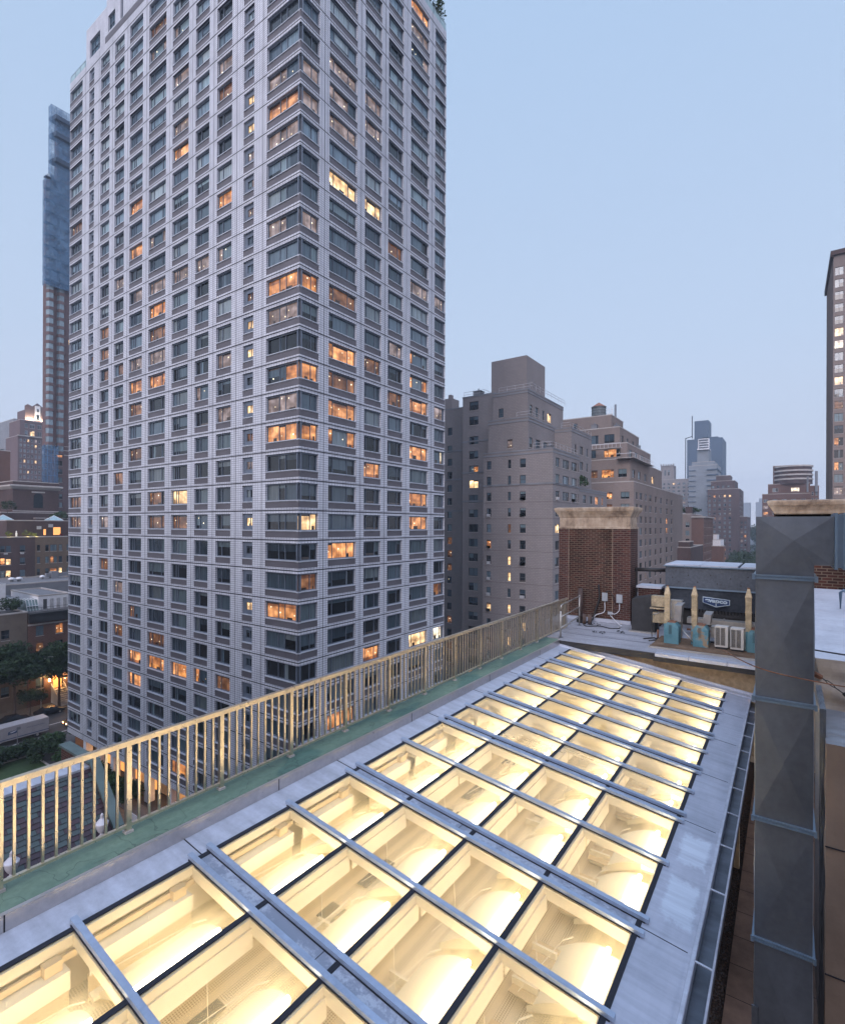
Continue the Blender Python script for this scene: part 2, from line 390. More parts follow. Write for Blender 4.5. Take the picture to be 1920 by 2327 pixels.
def rows(z0,n,pitch,h): return [(round(z0+i*pitch,3),round(z0+i*pitch+h,3)) for i in range(n)]
LITL={(8,18):'p',(9,16):'y',(9,15):'y',(6,19):'p',(6,17):'p',(6,16):'o',(5,21):'p',(8,13):'o',(9,12):'p',(4,15):'o',(5,13):'p',(5,11):'p',(5,10):'o',(3,12):'p',(4,13):'o',(6,11):'p',(9,8):'y',(9,7):'y',(4,8):'p',(4,7):'o',(5,7):'o',(2,8):'d',(8,7):'p',(9,5):'y',(7,6):'p',(8,5):'p',(4,4):'d',(3,3):'d',(6,2):'y',(7,1):'p',(9,1):'y',(6,1):'d',(9,-2):'y',(4,-5):'o',(6,-5):'o',(7,-5):'o',(5,-5):'o',(4,-6):'o',(8,-5):'d',(5,-4):'d',(6,21):'p',(4,6):'d',(5,1):'d',(8,11):'p',(7,11):'p',(2,1):'p',(1,1):'p',(3,-4):'d',(5,2):'d',(9,3):'p',(9,4):'d',(9,14):'p',(9,13):'p',(7,-10):'y',(6,-9):'o',(0,1):'d',(2,-1):'d',(5,9):'d',(4,11):'p',(3,8):'d',(5,8):'p',(3,-2):'p',(10,16):'p',(10,15):'o',(10,14):'p',(10,11):'p',(10,9):'o',(10,8):'p',(10,6):'o',(10,4):'o',(10,-2):'o',(10,5):'p'}
LITR={(1,17):'p',(1,16):'p',(1,13):'y',(2,13):'y',(1,7):'o',(1,5):'o',(1,4):'o',(2,3):'o',(2,-4):'o',(1,0):'o',(4,8):'o',(4,7):'o',(4,6):'o',(4,4):'o',(4,2):'o',(4,1):'o',(4,-4):'y',(5,6):'p',(5,4):'w',(4,23):'o',(4,22):'p',(5,-4):'w',(1,-6):'o',(1,9):'d',(1,6):'d',(2,17):'p',(2,16):'p',(1,15):'p',(3,6):'d',(4,21):'p',(5,-2):'d',(2,7):'d',(4,11):'p',(3,8):'p',(5,11):'p',(0,16):'p',(0,15):'p',(0,11):'p',(0,9):'o',(0,6):'o',(0,4):'o',(0,1):'y',(0,-1):'d'}
# ================================================================ white tiled tower
X0,Y0=-37.67,33.33
rng=random.Random(5)
def tower():
    LJ=[-50.84,-45.63,-41.32,-37.32,-33.15,-28.29,-22.87,-18.03,-13.89,-9.78,-5.48,0]
    RJ=[0,3.16,8.54,12.62,16.72,22.1,25.37]
    LW=[(-50.84,-46.6),(-44.4,-42.83),(-40.85,-38.21),(-36.73,-34.09),(-32.63,-29.25),(-27.75,-23.74),(-22.3,-18.86),(-17.46,-14.74),(-13.32,-10.62),(-8.63,-6.92),(-4.9,0)]
    RW=[(0,2.47),(3.81,7.9),(9.18,12.01),(13.21,16.04),(17.49,21.41),(22.8,25.37)]
    FH=2.897; jz=lambda n:-4.38+FH*n
    NB,NT=-9,24                       # storeys NB..NT-1
    zb,zt=-31.3,66.25
    W_L,W_R=50.84,25.37
    root=thing('apartment_tower','tall white tiled apartment tower with grey spandrels and wraparound corner windows, nearest high-rise','tower',(X0,Y0,-35))
    OL=(X0-W_L,Y0);UL=(1,0);NL=(0,-1); OR=(X0,Y0);UR=(0,1);NR=(1,0)
    mb=MB(); rec=.34
    def ops(cols,shift,skiptop=True):
        o=[]
        for n in range(NB,NT):
            for c in cols:
                o.append((c[0]+shift,c[1]+shift,jz(n)+.08*FH,jz(n)+.90*FH))
        return o
    wall_open(mb,OL,UL,NL,W_L,zb,zt,ops(LW,W_L),rec,0)
    wall_open(mb,OR,UR,NR,W_R,zb,zt,ops(RW,0),rec,0)
    # back and far faces, recess backing
    xa,xb,ya,yb=X0-W_L,X0,Y0,Y0+W_R
    mb.poly(((xa,yb,zb),(xa,yb,zt),(xb,yb,zt),(xb,yb,zb))); mb.poly(((xa,yb,zb),(xa,ya,zb),(xa,ya,zt),(xa,yb,zt)))
    mb.poly(((xa,ya,zb),(xa,yb,zb),(xb,yb,zb),(xb,ya,zb)))
    # parapet rims of each corner (wrap) opening are closed by floor bands; joints:
    j=.03; pr=.006
    for u in LJ[1:-1]: fbox(mb,OL,UL,NL,u+W_L-j,u+W_L+j,.001,pr,zb,zt,1)
    for u in RJ[1:-1]: fbox(mb,OR,UR,NR,u-j,u+j,.001,pr,zb,zt,1)
    for n in range(NB,NT+1):
        z=jz(n); fbox(mb,OL,UL,NL,0,W_L+.01,.002,.011,z-.05,z+.05,1); fbox(mb,OR,UR,NR,0,W_R,.002,.011,z-.05,z+.05,1)
        # thin shadow reveal lines just above each opening head
    wo=mb.build('wall',[M['wtile'],M['joint']],root)
    # cores behind the glass: floor slabs seen at the wrapped corners
    # roof, parapet glass rail, penthouse
    r=MB(); r.poly(((xa,ya,zt-.4),(xb,ya,zt-.4),(xb,yb,zt-.4),(xa,yb,zt-.4))); r.build('roof',M['paleroof'],root)
    g=MB()
    for (O,U,Nn,u0,u1) in ((OR,UR,NR,0,W_R),(OL,UL,NL,.0,5)):
        fbox(g,O,U,Nn,u0,u1,-.12,-.09,zt,zt+1.0,0); fbox(g,O,U,Nn,u0,u1,-.14,-.07,zt+1.0,zt+1.05,1)
        u=u0
        while u<u1: fbox(g,O,U,Nn,u,u+.05,-.16,-.06,zt,zt+1.0,1); u+=1.6
    g.build('terrace_rail',[M['railglass'],M['alu']],root)
    ph=MB(); U0=5.4
    def pcol(a,b): return (a-U0,b-U0)
    pops=[(1.1,4.3,zt+.4,zt+2.9),(6.7,8.7,zt+1.2,zt+3.4),(10.2,10.9,zt+1.0,zt+4.6),(15,18,zt+1.2,zt+3.4),(22,25,zt+1.2,zt+3.4),(30,34,zt+1.2,zt+3.4)]
    wall_open(ph,(xa+U0,ya+.01),UL,NL,40,zt-.2,zt+5.0,pops,.35,0)
    ph.poly(((xa+U0,yb-4,zt-.2),(xa+U0,ya+.01,zt-.2),(xa+U0,ya+.01,zt+5),(xa+U0,yb-4,zt+5)))
    ph.poly(((xa+U0+40,ya+.01,zt-.2),(xa+U0+40,yb-4,zt-.2),(xa+U0+40,yb-4,zt+5),(xa+U0+40,ya+.01,zt+5)))
    ph.poly(((xa+U0,ya+.01,zt+5),(xa+U0+40,ya+.01,zt+5),(xa+U0+40,yb-4,zt+5),(xa+U0,yb-4,zt+5)))
    ph.poly(((xa+U0,yb-4,zt-.2),(xa+U0,yb-4,zt+5),(xa+U0+40,yb-4,zt+5),(xa+U0+40,yb-4,zt-.2)))
    ph.box(xa+U0+5.1,xa+U0+38,ya+.5,yb-6,zt+5,zt+10)
    for o in pops: fquad(ph,(xa+U0,ya+.01),UL,NL,o[0],o[1],-.3,o[2],o[3],2,(.04,.08,.11,0))
    for (a,b,c,d) in pops:
        for k in (0,.33,.66): 
            u=a+(b-a)*k; fbox(ph,(xa+U0,ya+.01),UL,NL,u,u+.07,-.3,-.22,c,d,3)
        fbox(ph,(xa+U0,ya+.01),UL,NL,a,b,-.3,-.21,(c+d)/2-.04,(c+d)/2+.04,3)
    fbox(ph,(xa+U0,ya+.01),UL,NL,5.9,40,.0,.03,zt+.02,zt+.9,4)
    ph.build('penthouse',[M['wtile'],M['joint'],M['glass'],M['alu'],M['span']],root)
    # windows
    jobs=[]
    for n in range(NB,NT):
        for c,(a,b) in enumerate(LW): jobs.append(('L',c,n,OL,UL,NL,a+W_L,b+W_L))
        for c,(a,b) in enumerate(RW): jobs.append(('R',c,n,OR,UR,NR,a,b))
    sc_=[]
    for i,(f,c,n,O,U,Nn,a,b) in enumerate(jobs):
        p=P3(O,U,Nn,(a+b)/2,0,jz(n)+1.6); q=pix(*p); s=0
        if q and 0<q[0]<1920 and 0<q[1]<2327: s=(b-a)/q[2]**2*(1 if f=='L' else 1.1)
        sc_.append((-s,i))
    sc_.sort(); rank={i:k for k,(s,i) in enumerate(sc_)}
    S=[MB(),MB()]
    for i,(f,c,n,O,U,Nn,a,b) in enumerate(jobs):
        part=rank[i]<100
        F=MB() if part else S[0]; G=F if not part else MB(); K=F if not part else MB(); Q=MB() if part else S[1]
        fi,gi,ki=(0,0,0) if part else (0,1,2)
        lit=(LITL if f=='L' else LITR).get((c,n))
        if lit is None and rng.random()<.02: lit='d'
        z=jz(n); zs0,zs1=z+.08*FH,z+.285*FH; zk=z+.335*FH; zt_=z+.90*FH
        full=(f=='L' and c==0)or(f=='R' and c==5)or(f=='L' and c==10)or(f=='R' and c==0)
        ia=a+(0 if a<1e-3 else .0); ib=b
        # spandrel
        fbox(Q,O,U,Nn,ia,ib,-rec,-.045,zs0,zs1,0)
        # sill ledge
        fbox(K,O,U,Nn,ia,ib,-rec,.03,zk-.09,zk-.02,ki); fbox(K,O,U,Nn,ia,ib,-rec,-.09,zs1,zk-.09,ki if False else ki)
        small=(f=='L' and c in(1,9))
        ua,ub,wa,wb=ia,ib,zk-.02,zt_
        if small:
            m=.42; 
            # grey surround panel
            fbox(F,O,U,Nn,ua,ua+m,-rec,-.2,wa,wb,fi); fbox(F,O,U,Nn,ub-.12,ub,-rec,-.2,wa,wb,fi)
            fbox(F,O,U,Nn,ua+m,ub-.12,-rec,-.2,wa,wa+.38,fi); fbox(F,O,U,Nn,ua+m,ub-.12,-rec,-.2,wb-.32,wb,fi)
            ua,ub,wa,wb=ua+m,ub-.12,wa+.38,wb-.32
        t=.075
        fbox(F,O,U,Nn,ua,ub,-rec+.003,-rec+.12,wa,wa+t,fi); fbox(F,O,U,Nn,ua,ub,-rec+.003,-rec+.15,wb-t*1.6,wb,fi)
        fbox(F,O,U,Nn,ua,ua+t,-rec+.003,-rec+.12,wa+t,wb-t,fi); fbox(F,O,U,Nn,ub-t,ub,-rec+.003,-rec+.12,wa+t,wb-t,fi)
        w=ub-ua
        if full and w>4.5: fr=[.36,.55,1]
        elif full and f=='L': fr=[.33,.55,1]
        elif full: fr=[.66,1]
        elif w>3.8: fr=[.2,.72,1]
        elif w>3: fr=[.22,.35,1] if f=='L' else [.2,.75,1]
        elif small: fr=[.55,1]
        else: fr=[.3,1] if f=='L' else [.2,.72,1]
        for q in fr[:-1]: fbox(F,O,U,Nn,ua+q*w-.028,ua+q*w+.028,-rec+.003,-rec+.1,wa+t,wb-t,fi)
        hi=n>7
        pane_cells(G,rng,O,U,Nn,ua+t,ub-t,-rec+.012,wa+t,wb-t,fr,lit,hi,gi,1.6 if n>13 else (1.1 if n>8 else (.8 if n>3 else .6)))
        if part:
            wob=F.build('window',M['alu'],root); G.build('pane',M['glass'],wob); K.build('sill',M['sill'],wob); Q.build('spandrel_panel',M['span'],wob)
    tag(S[0].build('window',[M['alu'],M['glass'],M['sill']],root),kind='stuff'); tag(S[1].build('spandrel_panel',M['span'],root),kind='stuff')
    # corner posts
    for (x,y) in ((X0,Y0),(X0,yb),(xa,Y0)):
        sx=-1 if x==X0 else 1; sy=1 if y==Y0 else -1
        cp=MB(); cp.box(x+sx*.20,x+sx*.36,y+sy*.20,y+sy*.36,zb+1,zt-1)
        cp.build('corner_post',M['alu'],root)
    # ground floor: recessed lit lobby with white piers
    lb=MB()
    lb.box(xa+1.5,xb-1.5,ya+2.6,yb-2,-35,zb+.01,0)
    lb.poly(((xa+1,ya+.3,zb-.02),(xb-.3,ya+.3,zb-.02),(xb-.3,ya+2.6,zb-.02),(xa+1,ya+2.6,zb-.02)),0)
    lb.build('lobby_wall',M['lobby'],root)
    for k,u in enumerate(LJ[1:]):
        x=X0+u-(.9 if u==0 else .45); p=MB(); p.box(x,x+.9,ya+.25,ya+1.15,-35,zb,0); p.build('pier',M['white'],root)
    for u in RJ[1:]:
        p=MB(); p.box(X0-1.15,X0-.25,Y0+u-.9,Y0+u,-35,zb,0); p.build('pier',M['white'],root)
    k=0
    for u in LJ[1:-1]:
        for du in (1.6,):
            d=MB(); d.box(X0+u+du,X0+u+du+1.5,ya+2.5,ya+2.58,-34.9,-32.2,0); d.build('lobby_window',M['amber'],root)
    s_=MB(); s_.box(xa+.2,xa+3,ya+1.0,ya+1.2,-34.5,-32.4); s_.box(xa+.1,xa+.3,ya+1.0,ya+9,-34.5,-32.4); s_.build('timber_hoarding',M['timber'],root)
    return root
M['railglass']=mat('rail_glass',(.30,.42,.44),.1,0,.1); M['timber']=mat('orange_timber',(.35,.14,.05),.7)
M['lobby']=mat('lobby_wall',(.55,.40,.25),.7); M['amber']=emat('amber_window',(1,.42,.12),.42)
tower()
# lobby downlights
for k,(x,s) in enumerate(((-80,1),(-71,1),(-62,1.2),(-53,1),(-44,.8))):
    l=bpy.data.lights.new('lobby_downlight','AREA'); l.energy=50*s; l.size=1.2; l.color=(1,.55,.2); l.shape='DISK'
    o=bpy.data.objects.new('lobby_downlight',l); COL.objects.link(o); o.location=(x,Y0+1.6,-31.6)
# roof plants on the tower's right terrace
def leafcloud(mb,rng,c,rad,n,size,mi=0,squash=1):
    for _ in range(n):
        while 1:
            v=Vector((rng.uniform(-1,1),rng.uniform(-1,1),rng.uniform(-1,1)))
            if v.length<=1: break
        k=.55+.45*rng.random(); v=v.normalized()*(v.length**.5)*k if rng.random()<.3 else v
        p=Vector(c)+Vector((v.x*rad[0],v.y*rad[1],v.z*rad[2]))
        a=Vector((rng.gauss(0,1),rng.gauss(0,1),rng.gauss(0,.6))).normalized(); b=a.cross(Vector((rng.gauss(0,1),rng.gauss(0,1),rng.gauss(0,1)))).normalized()
        s=size*rng.uniform(.5,1.3)
        mb.poly((p-a*s,p+b*s*.45,p+a*s,p-b*s*.45),mi)
def tree(name,label,cat,x,y,zg,h,r,rng,leaf,nl=1600,ls=.38,group=None,trunk=.35,low=.32,blobs=16):
    t=thing(name,label,cat,(x,y,zg),group)
    tr=MB(); top=(x+rng.uniform(-.3,.3),y+rng.uniform(-.3,.3),zg+h*.62)
    tr.tube([(x,y,zg),(x+rng.uniform(-.15,.15),y,zg+h*low),top],[trunk,trunk*.7,trunk*.25],7)
    lf=MB()
    for k in range(blobs):
        a=2*math.pi*k/blobs*2.4; el=rng.uniform(-.2,1); d=rng.uniform(.35,.8)
        cx=x+math.cos(a)*r*d*math.cos(el*.9); cy=y+math.sin(a)*r*d*math.cos(el*.9); cz=zg+h*(low+.12)+ (h*(1-low-.2))*max(0,.1+.75*(el+.2)/1.2)*rng.uniform(.75,1)
        br=r*rng.uniform(.28,.5)
        leafcloud(lf,rng,(cx,cy,cz),(br,br,br*.7),nl//blobs,ls)
        if k%2==0: tr.tube([(x,y,zg+h*rng.uniform(low,.5)),((x+cx)/2,(y+cy)/2,(zg+h*low+cz)/2+.3),(cx,cy,cz)],[trunk*.4,trunk*.25,.04],5)
    tr.build('trunk',M['bark'],t); lf.build('crown',leaf,t)
    return t
rg=random.Random(11)
for i,(y,h,lab) in enumerate(((54,5.5,'spindly rooftop tree at the edge of the tower terrace against the sky'),(57,3.0,'lower leafy shrub at the outermost corner of the tower terrace'))):
    tree('terrace_plant',lab,'plant',-39.2+.5*i,y,66.2,h,2.0,rg,M['leaf2'],700,.2,'plants on the tower roof terrace',.05,.1,10)
TUBE=8
M['slab2']=mat('grey_box_paint',(.30,.32,.34),.6)
M['galvmid']=mat('galvanised_hood',(.26,.25,.24),.5,.3,.2,3)
M['plastic']=mat('grey_foot_plastic',(.4,.38,.36),.6)
M['tarp']=mat('black_bitumen_cloth',(.022,.022,.024),.75,0,.4,4,.01)
M['ctsteel']=mat('dark_casing_steel',(.085,.10,.125),.5,.2,.25,1.2,fine=12)
M['signw']=mat('sign_white',(.45,.55,.62),.6); M['signb']=mat('sign_blue',(.012,.04,.12),.5)
M['rust']=mat('rust',(.20,.09,.05),.9,0,.5,8); M['acw']=mat('off_white_casing',(.52,.50,.46),.5,0,.08,2)
M['galvwarm']=mat('mottled_galvanised_flue',(.42,.34,.22),.5,.4,.3,5,fine=18)
def tealmat(name,amt):
    m,n,b,o=newmat(name); p=pos(n); f=noise(n,p,3.5,6,.7)
    col=ramp(n,f,[(.3,(.05,.15,.19)),(.5,(.09,.22,.26)),(amt,(.11,.24,.28)),(amt+.05,(.30,.22,.14)),(1,(.22,.12,.07))])
    n.links.new(col,b.inputs['Base Color']); b.inputs['Roughness'].default_value=.55; return m
M['teal']=tealmat('teal_paint',.70); M['tealr']=tealmat('rusty_teal_paint',.53)
M['ply']=mat('weathered_plywood',(.16,.10,.06),.85,0,.35,2,fine=14)
def pavermat():
    m,n,b,o=newmat('concrete_pavers'); p=pos(n)
    mp=n.nodes.new('ShaderNodeMapping'); mp.inputs['Location'].default_value=(.66,-.045,0); n.links.new(p,mp.inputs[0])
    t=n.nodes.new('ShaderNodeTexBrick'); t.offset=0; t.inputs['Scale'].default_value=1; t.inputs['Brick Width'].default_value=.609; t.inputs['Row Height'].default_value=.609; t.inputs['Mortar Size'].default_value=.006
    t.inputs['Color1'].default_value=(.20,.13,.095,1); t.inputs['Color2'].default_value=(.17,.11,.08,1); t.inputs['Mortar'].default_value=(.01,.008,.006,1); n.links.new(mp.outputs[0],t.inputs[0])
    col=mul(n,t.outputs[0],ramp(n,noise(n,p,4,6,.7),[(.3,(.7,.7,.7)),(.7,(1.2,1.2,1.2))])); n.links.new(col,b.inputs['Base Color']); b.inputs['Roughness'].default_value=.9; return m
M['paver']=pavermat(); M['canvas']=mat('brown_canvas_lagging',(.26,.19,.14),.8,0,.15,1.5,.01)
# ================================================================ gallery roof in the foreground
SK=lambda x:-4.547-.1343*x            # slope of the glazed roof
def metal(name,c,rough=.38,metallic=.55,stain=None,grime=.25,streak=(1,1,1)):
    m,n,b,o=newmat(name); p=pos(n)
    f=noise(n,stretch(n,p,*streak),1.3,5,.6); f2=noise(n,p,14,4,.7)
    col=ramp(n,f,[(.3,tuple(x*(1-grime) for x in c)),(.7,tuple(x*(1+grime*.6) for x in c))])
    col=mul(n,col,ramp(n,f2,[(.3,(.88,.88,.9)),(.7,(1.08,1.08,1.08))]))
    n.links.new(col,b.inputs['Base Color']); b.inputs['Metallic'].default_value=metallic
    n.links.new(ramp(n,f2,[(.2,(rough*.75,)*3),(.8,(min(1,rough*1.35),)*3)]),b.inputs['Roughness'])
    bump(n,b,noise(n,p,3,3),.01,.25)
    return m
M['sheet']=metal('pale_sheet_metal',(.50,.53,.60),.42,.35,grime=.2,streak=(.7,4,1))
M['curbface']=metal('curb_metal',(.50,.48,.48),.32,.8,grime=.12)
M['cap']=metal('glazing_cap_metal',(.38,.46,.58),.38,.45,grime=.12)
M['galv']=metal('galvanised_steel',(.15,.17,.195),.40,.6,grime=.3,streak=(1,1,.4))
M['flange']=metal('duct_flange_steel',(.17,.24,.31),.4,.4,grime=.2)
M['galvlt']=metal('bright_galvanised_steel',(.50,.47,.42),.38,.7,grime=.2)
M['rail']=metal('railing_metal',(.70,.61,.47),.30,.88,grime=.08)
M['gasket']=mat('black_gasket',(.012,.014,.022),.75,0,.3,30)
M['gutterin']=metal('gutter_lining',(.13,.15,.18),.42,.4,grime=.5,streak=(1,2,1))
def valleymat():
    m,n,b,o=newmat('oxidised_channel_metal'); p=pos(n)
    f=noise(n,p,2.2,6,.7); f2=noise(n,p,25,4,.8)
    a=n.nodes.new('ShaderNodeMath'); a.operation='MULTIPLY_ADD'; a.inputs[1].default_value=.35; n.links.new(f2,a.inputs[0]); n.links.new(f,a.inputs[2])
    col=ramp(n,a.outputs[0],[(.62,(.28,.31,.37)),(.68,(.36,.39,.46)),(.73,(.50,.54,.60)),(.8,(.33,.36,.43))])
    n.links.new(col,b.inputs['Base Color']); b.inputs['Roughness'].default_value=.5; b.inputs['Metallic'].default_value=.3
    return m
M['valley']=valleymat()
def apronmat():
    m,n,b,o=newmat('stained_apron_metal'); p=pos(n)
    # white oxide bloom on two of the sheets, worn edges
    s=n.nodes.new('ShaderNodeSeparateXYZ'); n.links.new(p,s.inputs[0])
    def bell(src,c,w):
        a=n.nodes.new('ShaderNodeMath'); a.operation='SUBTRACT'; n.links.new(src,a.inputs[0]); a.inputs[1].default_value=c
        q=n.nodes.new('ShaderNodeMath'); q.operation='ABSOLUTE'; n.links.new(a.outputs[0],q.inputs[0])
        d=n.nodes.new('ShaderNodeMath'); d.operation='MULTIPLY_ADD'; n.links.new(q.outputs[0],d.inputs[0]); d.inputs[1].default_value=-1/w; d.inputs[2].default_value=1
        return d.outputs[0]
    def mn(a,b_,op='MINIMUM'):
        k=n.nodes.new('ShaderNodeMath'); k.operation=op
        for i,v in ((0,a),(1,b_)):
            if isinstance(v,float): k.inputs[i].default_value=v
            else: n.links.new(v,k.inputs[i])
        return k.outputs[0]
    bx=bell(s.outputs[0],-1.02,.20)
    by=mn(bell(s.outputs[1],6.75,.52),bell(s.outputs[1],7.9,.46),'MAXIMUM')
    mk=mn(bx,by)
    f=noise(n,stretch(n,p,5,3,1),1.6,6,.75)
    mk=mn(mk,mn(f,-.62,'ADD'),'ADD'); mk=mn(mk,mn(noise(n,p,14,3),.12,'MULTIPLY'),'ADD')
    base=ramp(n,noise(n,stretch(n,p,3,.8,1),1.2,5,.6),[(.3,(.38,.41,.48)),(.7,(.49,.52,.60))])
    r=n.nodes.new('ShaderNodeValToRGB'); n.links.new(mk,r.inputs[0]); r.color_ramp.elements[0].position=.04; r.color_ramp.elements[1].position=.27
    mx=n.nodes.new('ShaderNodeMixRGB'); n.links.new(r.outputs[0],mx.inputs[0]); n.links.new(base,mx.inputs[1]); mx.inputs[2].default_value=(.58,.64,.72,1)
    n.links.new(mul(n,mx.outputs[0],ramp(n,noise(n,stretch(n,p,.8,9,1),1,4,.7),[(.3,(.80,.80,.82)),(.6,(1.03,1.03,1.03))])),b.inputs['Base Color']); b.inputs['Roughness'].default_value=.5; b.inputs['Metallic'].default_value=.25
    return m
M['apron']=apronmat()
def greenmat():
    m,n,b,o=newmat('green_roof_coating'); p=pos(n)
    f=noise(n,stretch(n,p,1.6,.5,1),1,6,.65); f2=noise(n,p,11,4,.7)
    col=ramp(n,f,[(.32,(.060,.115,.10)),(.5,(.11,.19,.145)),(.7,(.16,.25,.185))])
    col=mul(n,col,ramp(n,f2,[(.3,(.8,.82,.8)),(.7,(1.15,1.12,1.1))]))
    # old foot-traffic stains
    f3=noise(n,stretch(n,p,3,.9,1),.8,5,.7); st=ramp(n,f3,[(.60,(1,1,1)),(.70,(.62,.50,.48))]); col=mul(n,col,st)
    # ponding bands beside the rail
    f4=noise(n,stretch(n,p,.9,.42,1),1.4,2); col=mul(n,col,ramp(n,f4,[(.56,(1,1,1)),(.60,(.55,.75,.82))]))
    # hairline cracks
    v=n.nodes.new('ShaderNodeTexVoronoi'); v.feature='DISTANCE_TO_EDGE'; v.inputs['Scale'].default_value=1.1
    dv=n.nodes.new('ShaderNodeVectorMath'); dv.operation='ADD'; nz=n.nodes.new('ShaderNodeTexNoise'); nz.inputs['Scale'].default_value=2.5; n.links.new(p,nz.inputs['Vector']); n.links.new(p,dv.inputs[0]); n.links.new(nz.outputs['Color'],dv.inputs[1]); n.links.new(dv.outputs[0],v.inputs['Vector'])
    col=mul(n,col,ramp(n,v.outputs['Distance'],[(.004,(.55,.6,.6)),(.012,(1,1,1))]))
    n.links.new(col,b.inputs['Base Color']); b.inputs['Roughness'].default_value=.42
    bump(n,b,noise(n,p,2.2,5,.6),.03,.5)
    return m
M['green']=greenmat()
def membrane():
    m,n,b,o=newmat('aluminised_roof_membrane'); p=pos(n)
    f=noise(n,stretch(n,p,.5,2,1),1,6,.7); f2=noise(n,p,16,5,.8)
    col=ramp(n,f,[(.3,(.22,.22,.24)),(.6,(.38,.38,.41)),(.75,(.46,.46,.49))])
    col=mul(n,col,ramp(n,f2,[(.3,(.72,.72,.72)),(.62,(1.1,1.1,1.1))]))
    n.links.new(col,b.inputs['Base Color']); b.inputs['Roughness'].default_value=.6; bump(n,b,f2,.02,.4)
    return m
M['memb']=membrane()
M['plaster']=mat('cream_wall_render',(.50,.38,.24),.85,0,.12,1.3,fine=9)
M['woodtrim']=mat('timber_fascia',(.30,.14,.05),.7,0,.3,3)
# ---- building shell
g=thing('gallery_building','museum wing with green coated ledge, metal aprons and pale membrane roof around the skylight','building',(-3.3,8,-35))
YA,YB=-2.5,15.85
b=MB(); b.box(-6.47,-5.90,YA,16.2,-35,-3.64,0,'b'); led=b.build('ledge',M['green'],g)
b=MB(); b.box(-6.49,-6.471,YA,16.3,-35,-3.72); b.box(-6.49,-.98,YA,30,-35,-6.35); b.box(-.98,-.93,YA,15.9,-6.35,-4.62); b.build('wall',M['plaster'],g)
b=MB()
b.box(-5.90,-5.875,YA,YB+.1,-3.83,-3.615); b.box(-5.93,-5.88,YA,YB+.1,-3.639,-3.60)
for y in (1.70,4.85,8.02,11.2,14.3): b.box(-5.874,-5.871,y,y+.012,-3.80,-3.60,1)
b.build('curb',[M['curbface'],M['gasket']],g)
def slab(mb,x0,x1,y0,y1,dz0,dz1,mi=0):
    bt=[(x0,y0,SK(x0)+dz0),(x1,y0,SK(x1)+dz0),(x1,y1,SK(x1)+dz0),(x0,y1,SK(x0)+dz0)]
    tp=[(x0,y0,SK(x0)+dz1),(x1,y0,SK(x1)+dz1),(x1,y1,SK(x1)+dz1),(x0,y1,SK(x0)+dz1)]
    mb.hexa(bt,tp,mi)
b=MB(); slab(b,-5.873,-5.51,YA,YB,-.03,0)
PAIRS=[(-.45,-.24),(.73,.97),(3.33,3.56),(5.89,6.13),(8.48,8.70),(10.31,10.52),(12.13,12.37),(13.96,14.22)]
SING=[-1.4,2.15,4.74,7.31,9.51,11.33,13.17,14.99]
for a,c in PAIRS: slab(b,-5.87,-5.50,(a+c)/2-.006,(a+c)/2+.006,.0,.004,1); slab(b,-5.87,-5.50,(a+c)/2+.006,(a+c)/2+.03,.0,.006,0)
b.build('upper_apron',[M['sheet'],M['gasket']],g)
b=MB(); slab(b,-1.30,-.76,YA,YB,-.03,0)
for a,c in PAIRS:
    slab(b,-1.30,-.80,(a+c)/2-.005,(a+c)/2+.005,.0,.003,1)
slab(b,-.835,-.80,YA,YB,.0,.010,0)
b.build('lower_apron',[M['apron'],M['gasket']],g)
# gutter
b=MB(); zr=-4.47
b.box(-.80,-.765,YA,YB+.3,-4.60,-4.435,1); b.box(-.765,-.61,YA,YB+.3,-4.66,-4.63,0); b.box(-.80,-.765,YA,YB+.3,-4.66,-4.60,0)
b.box(-.61,-.597,YA,YB+.3,-4.66,zr,0); gu=b.build('gutter',[M['gutterin'],M['sheet']],g)
b=MB(); b.tube([(-.597,YA,zr),(-.597,YB+.3,zr)],.012,8); b.build('gutter_rim',M['sheet'],gu)
for y in (.3,1.55,2.9,4.25,5.95,7.25,8.35,9.35,10.3,11.2,12.1,13.0,13.9,14.8):
    b=MB(); b.hexa([(-.775,y,-4.455),(-.775,y+.025,-4.455),(-.60,y+.025,-4.475),(-.60,y,-4.475)][::-1],[(-.775,y,-4.445),(-.775,y+.025,-4.445),(-.60,y+.025,-4.465),(-.60,y,-4.465)][::-1]); b.build('gutter_strap',M['sheet'],gu)
# downpipe boots under the gutter
b=MB(); b.box(-.92,-.70,5.5,5.62,-6.2,-4.67); b.box(-.92,-.70,11,11.12,-6.2,-4.67); b.build('gutter_bracket',M['plaster'],g)
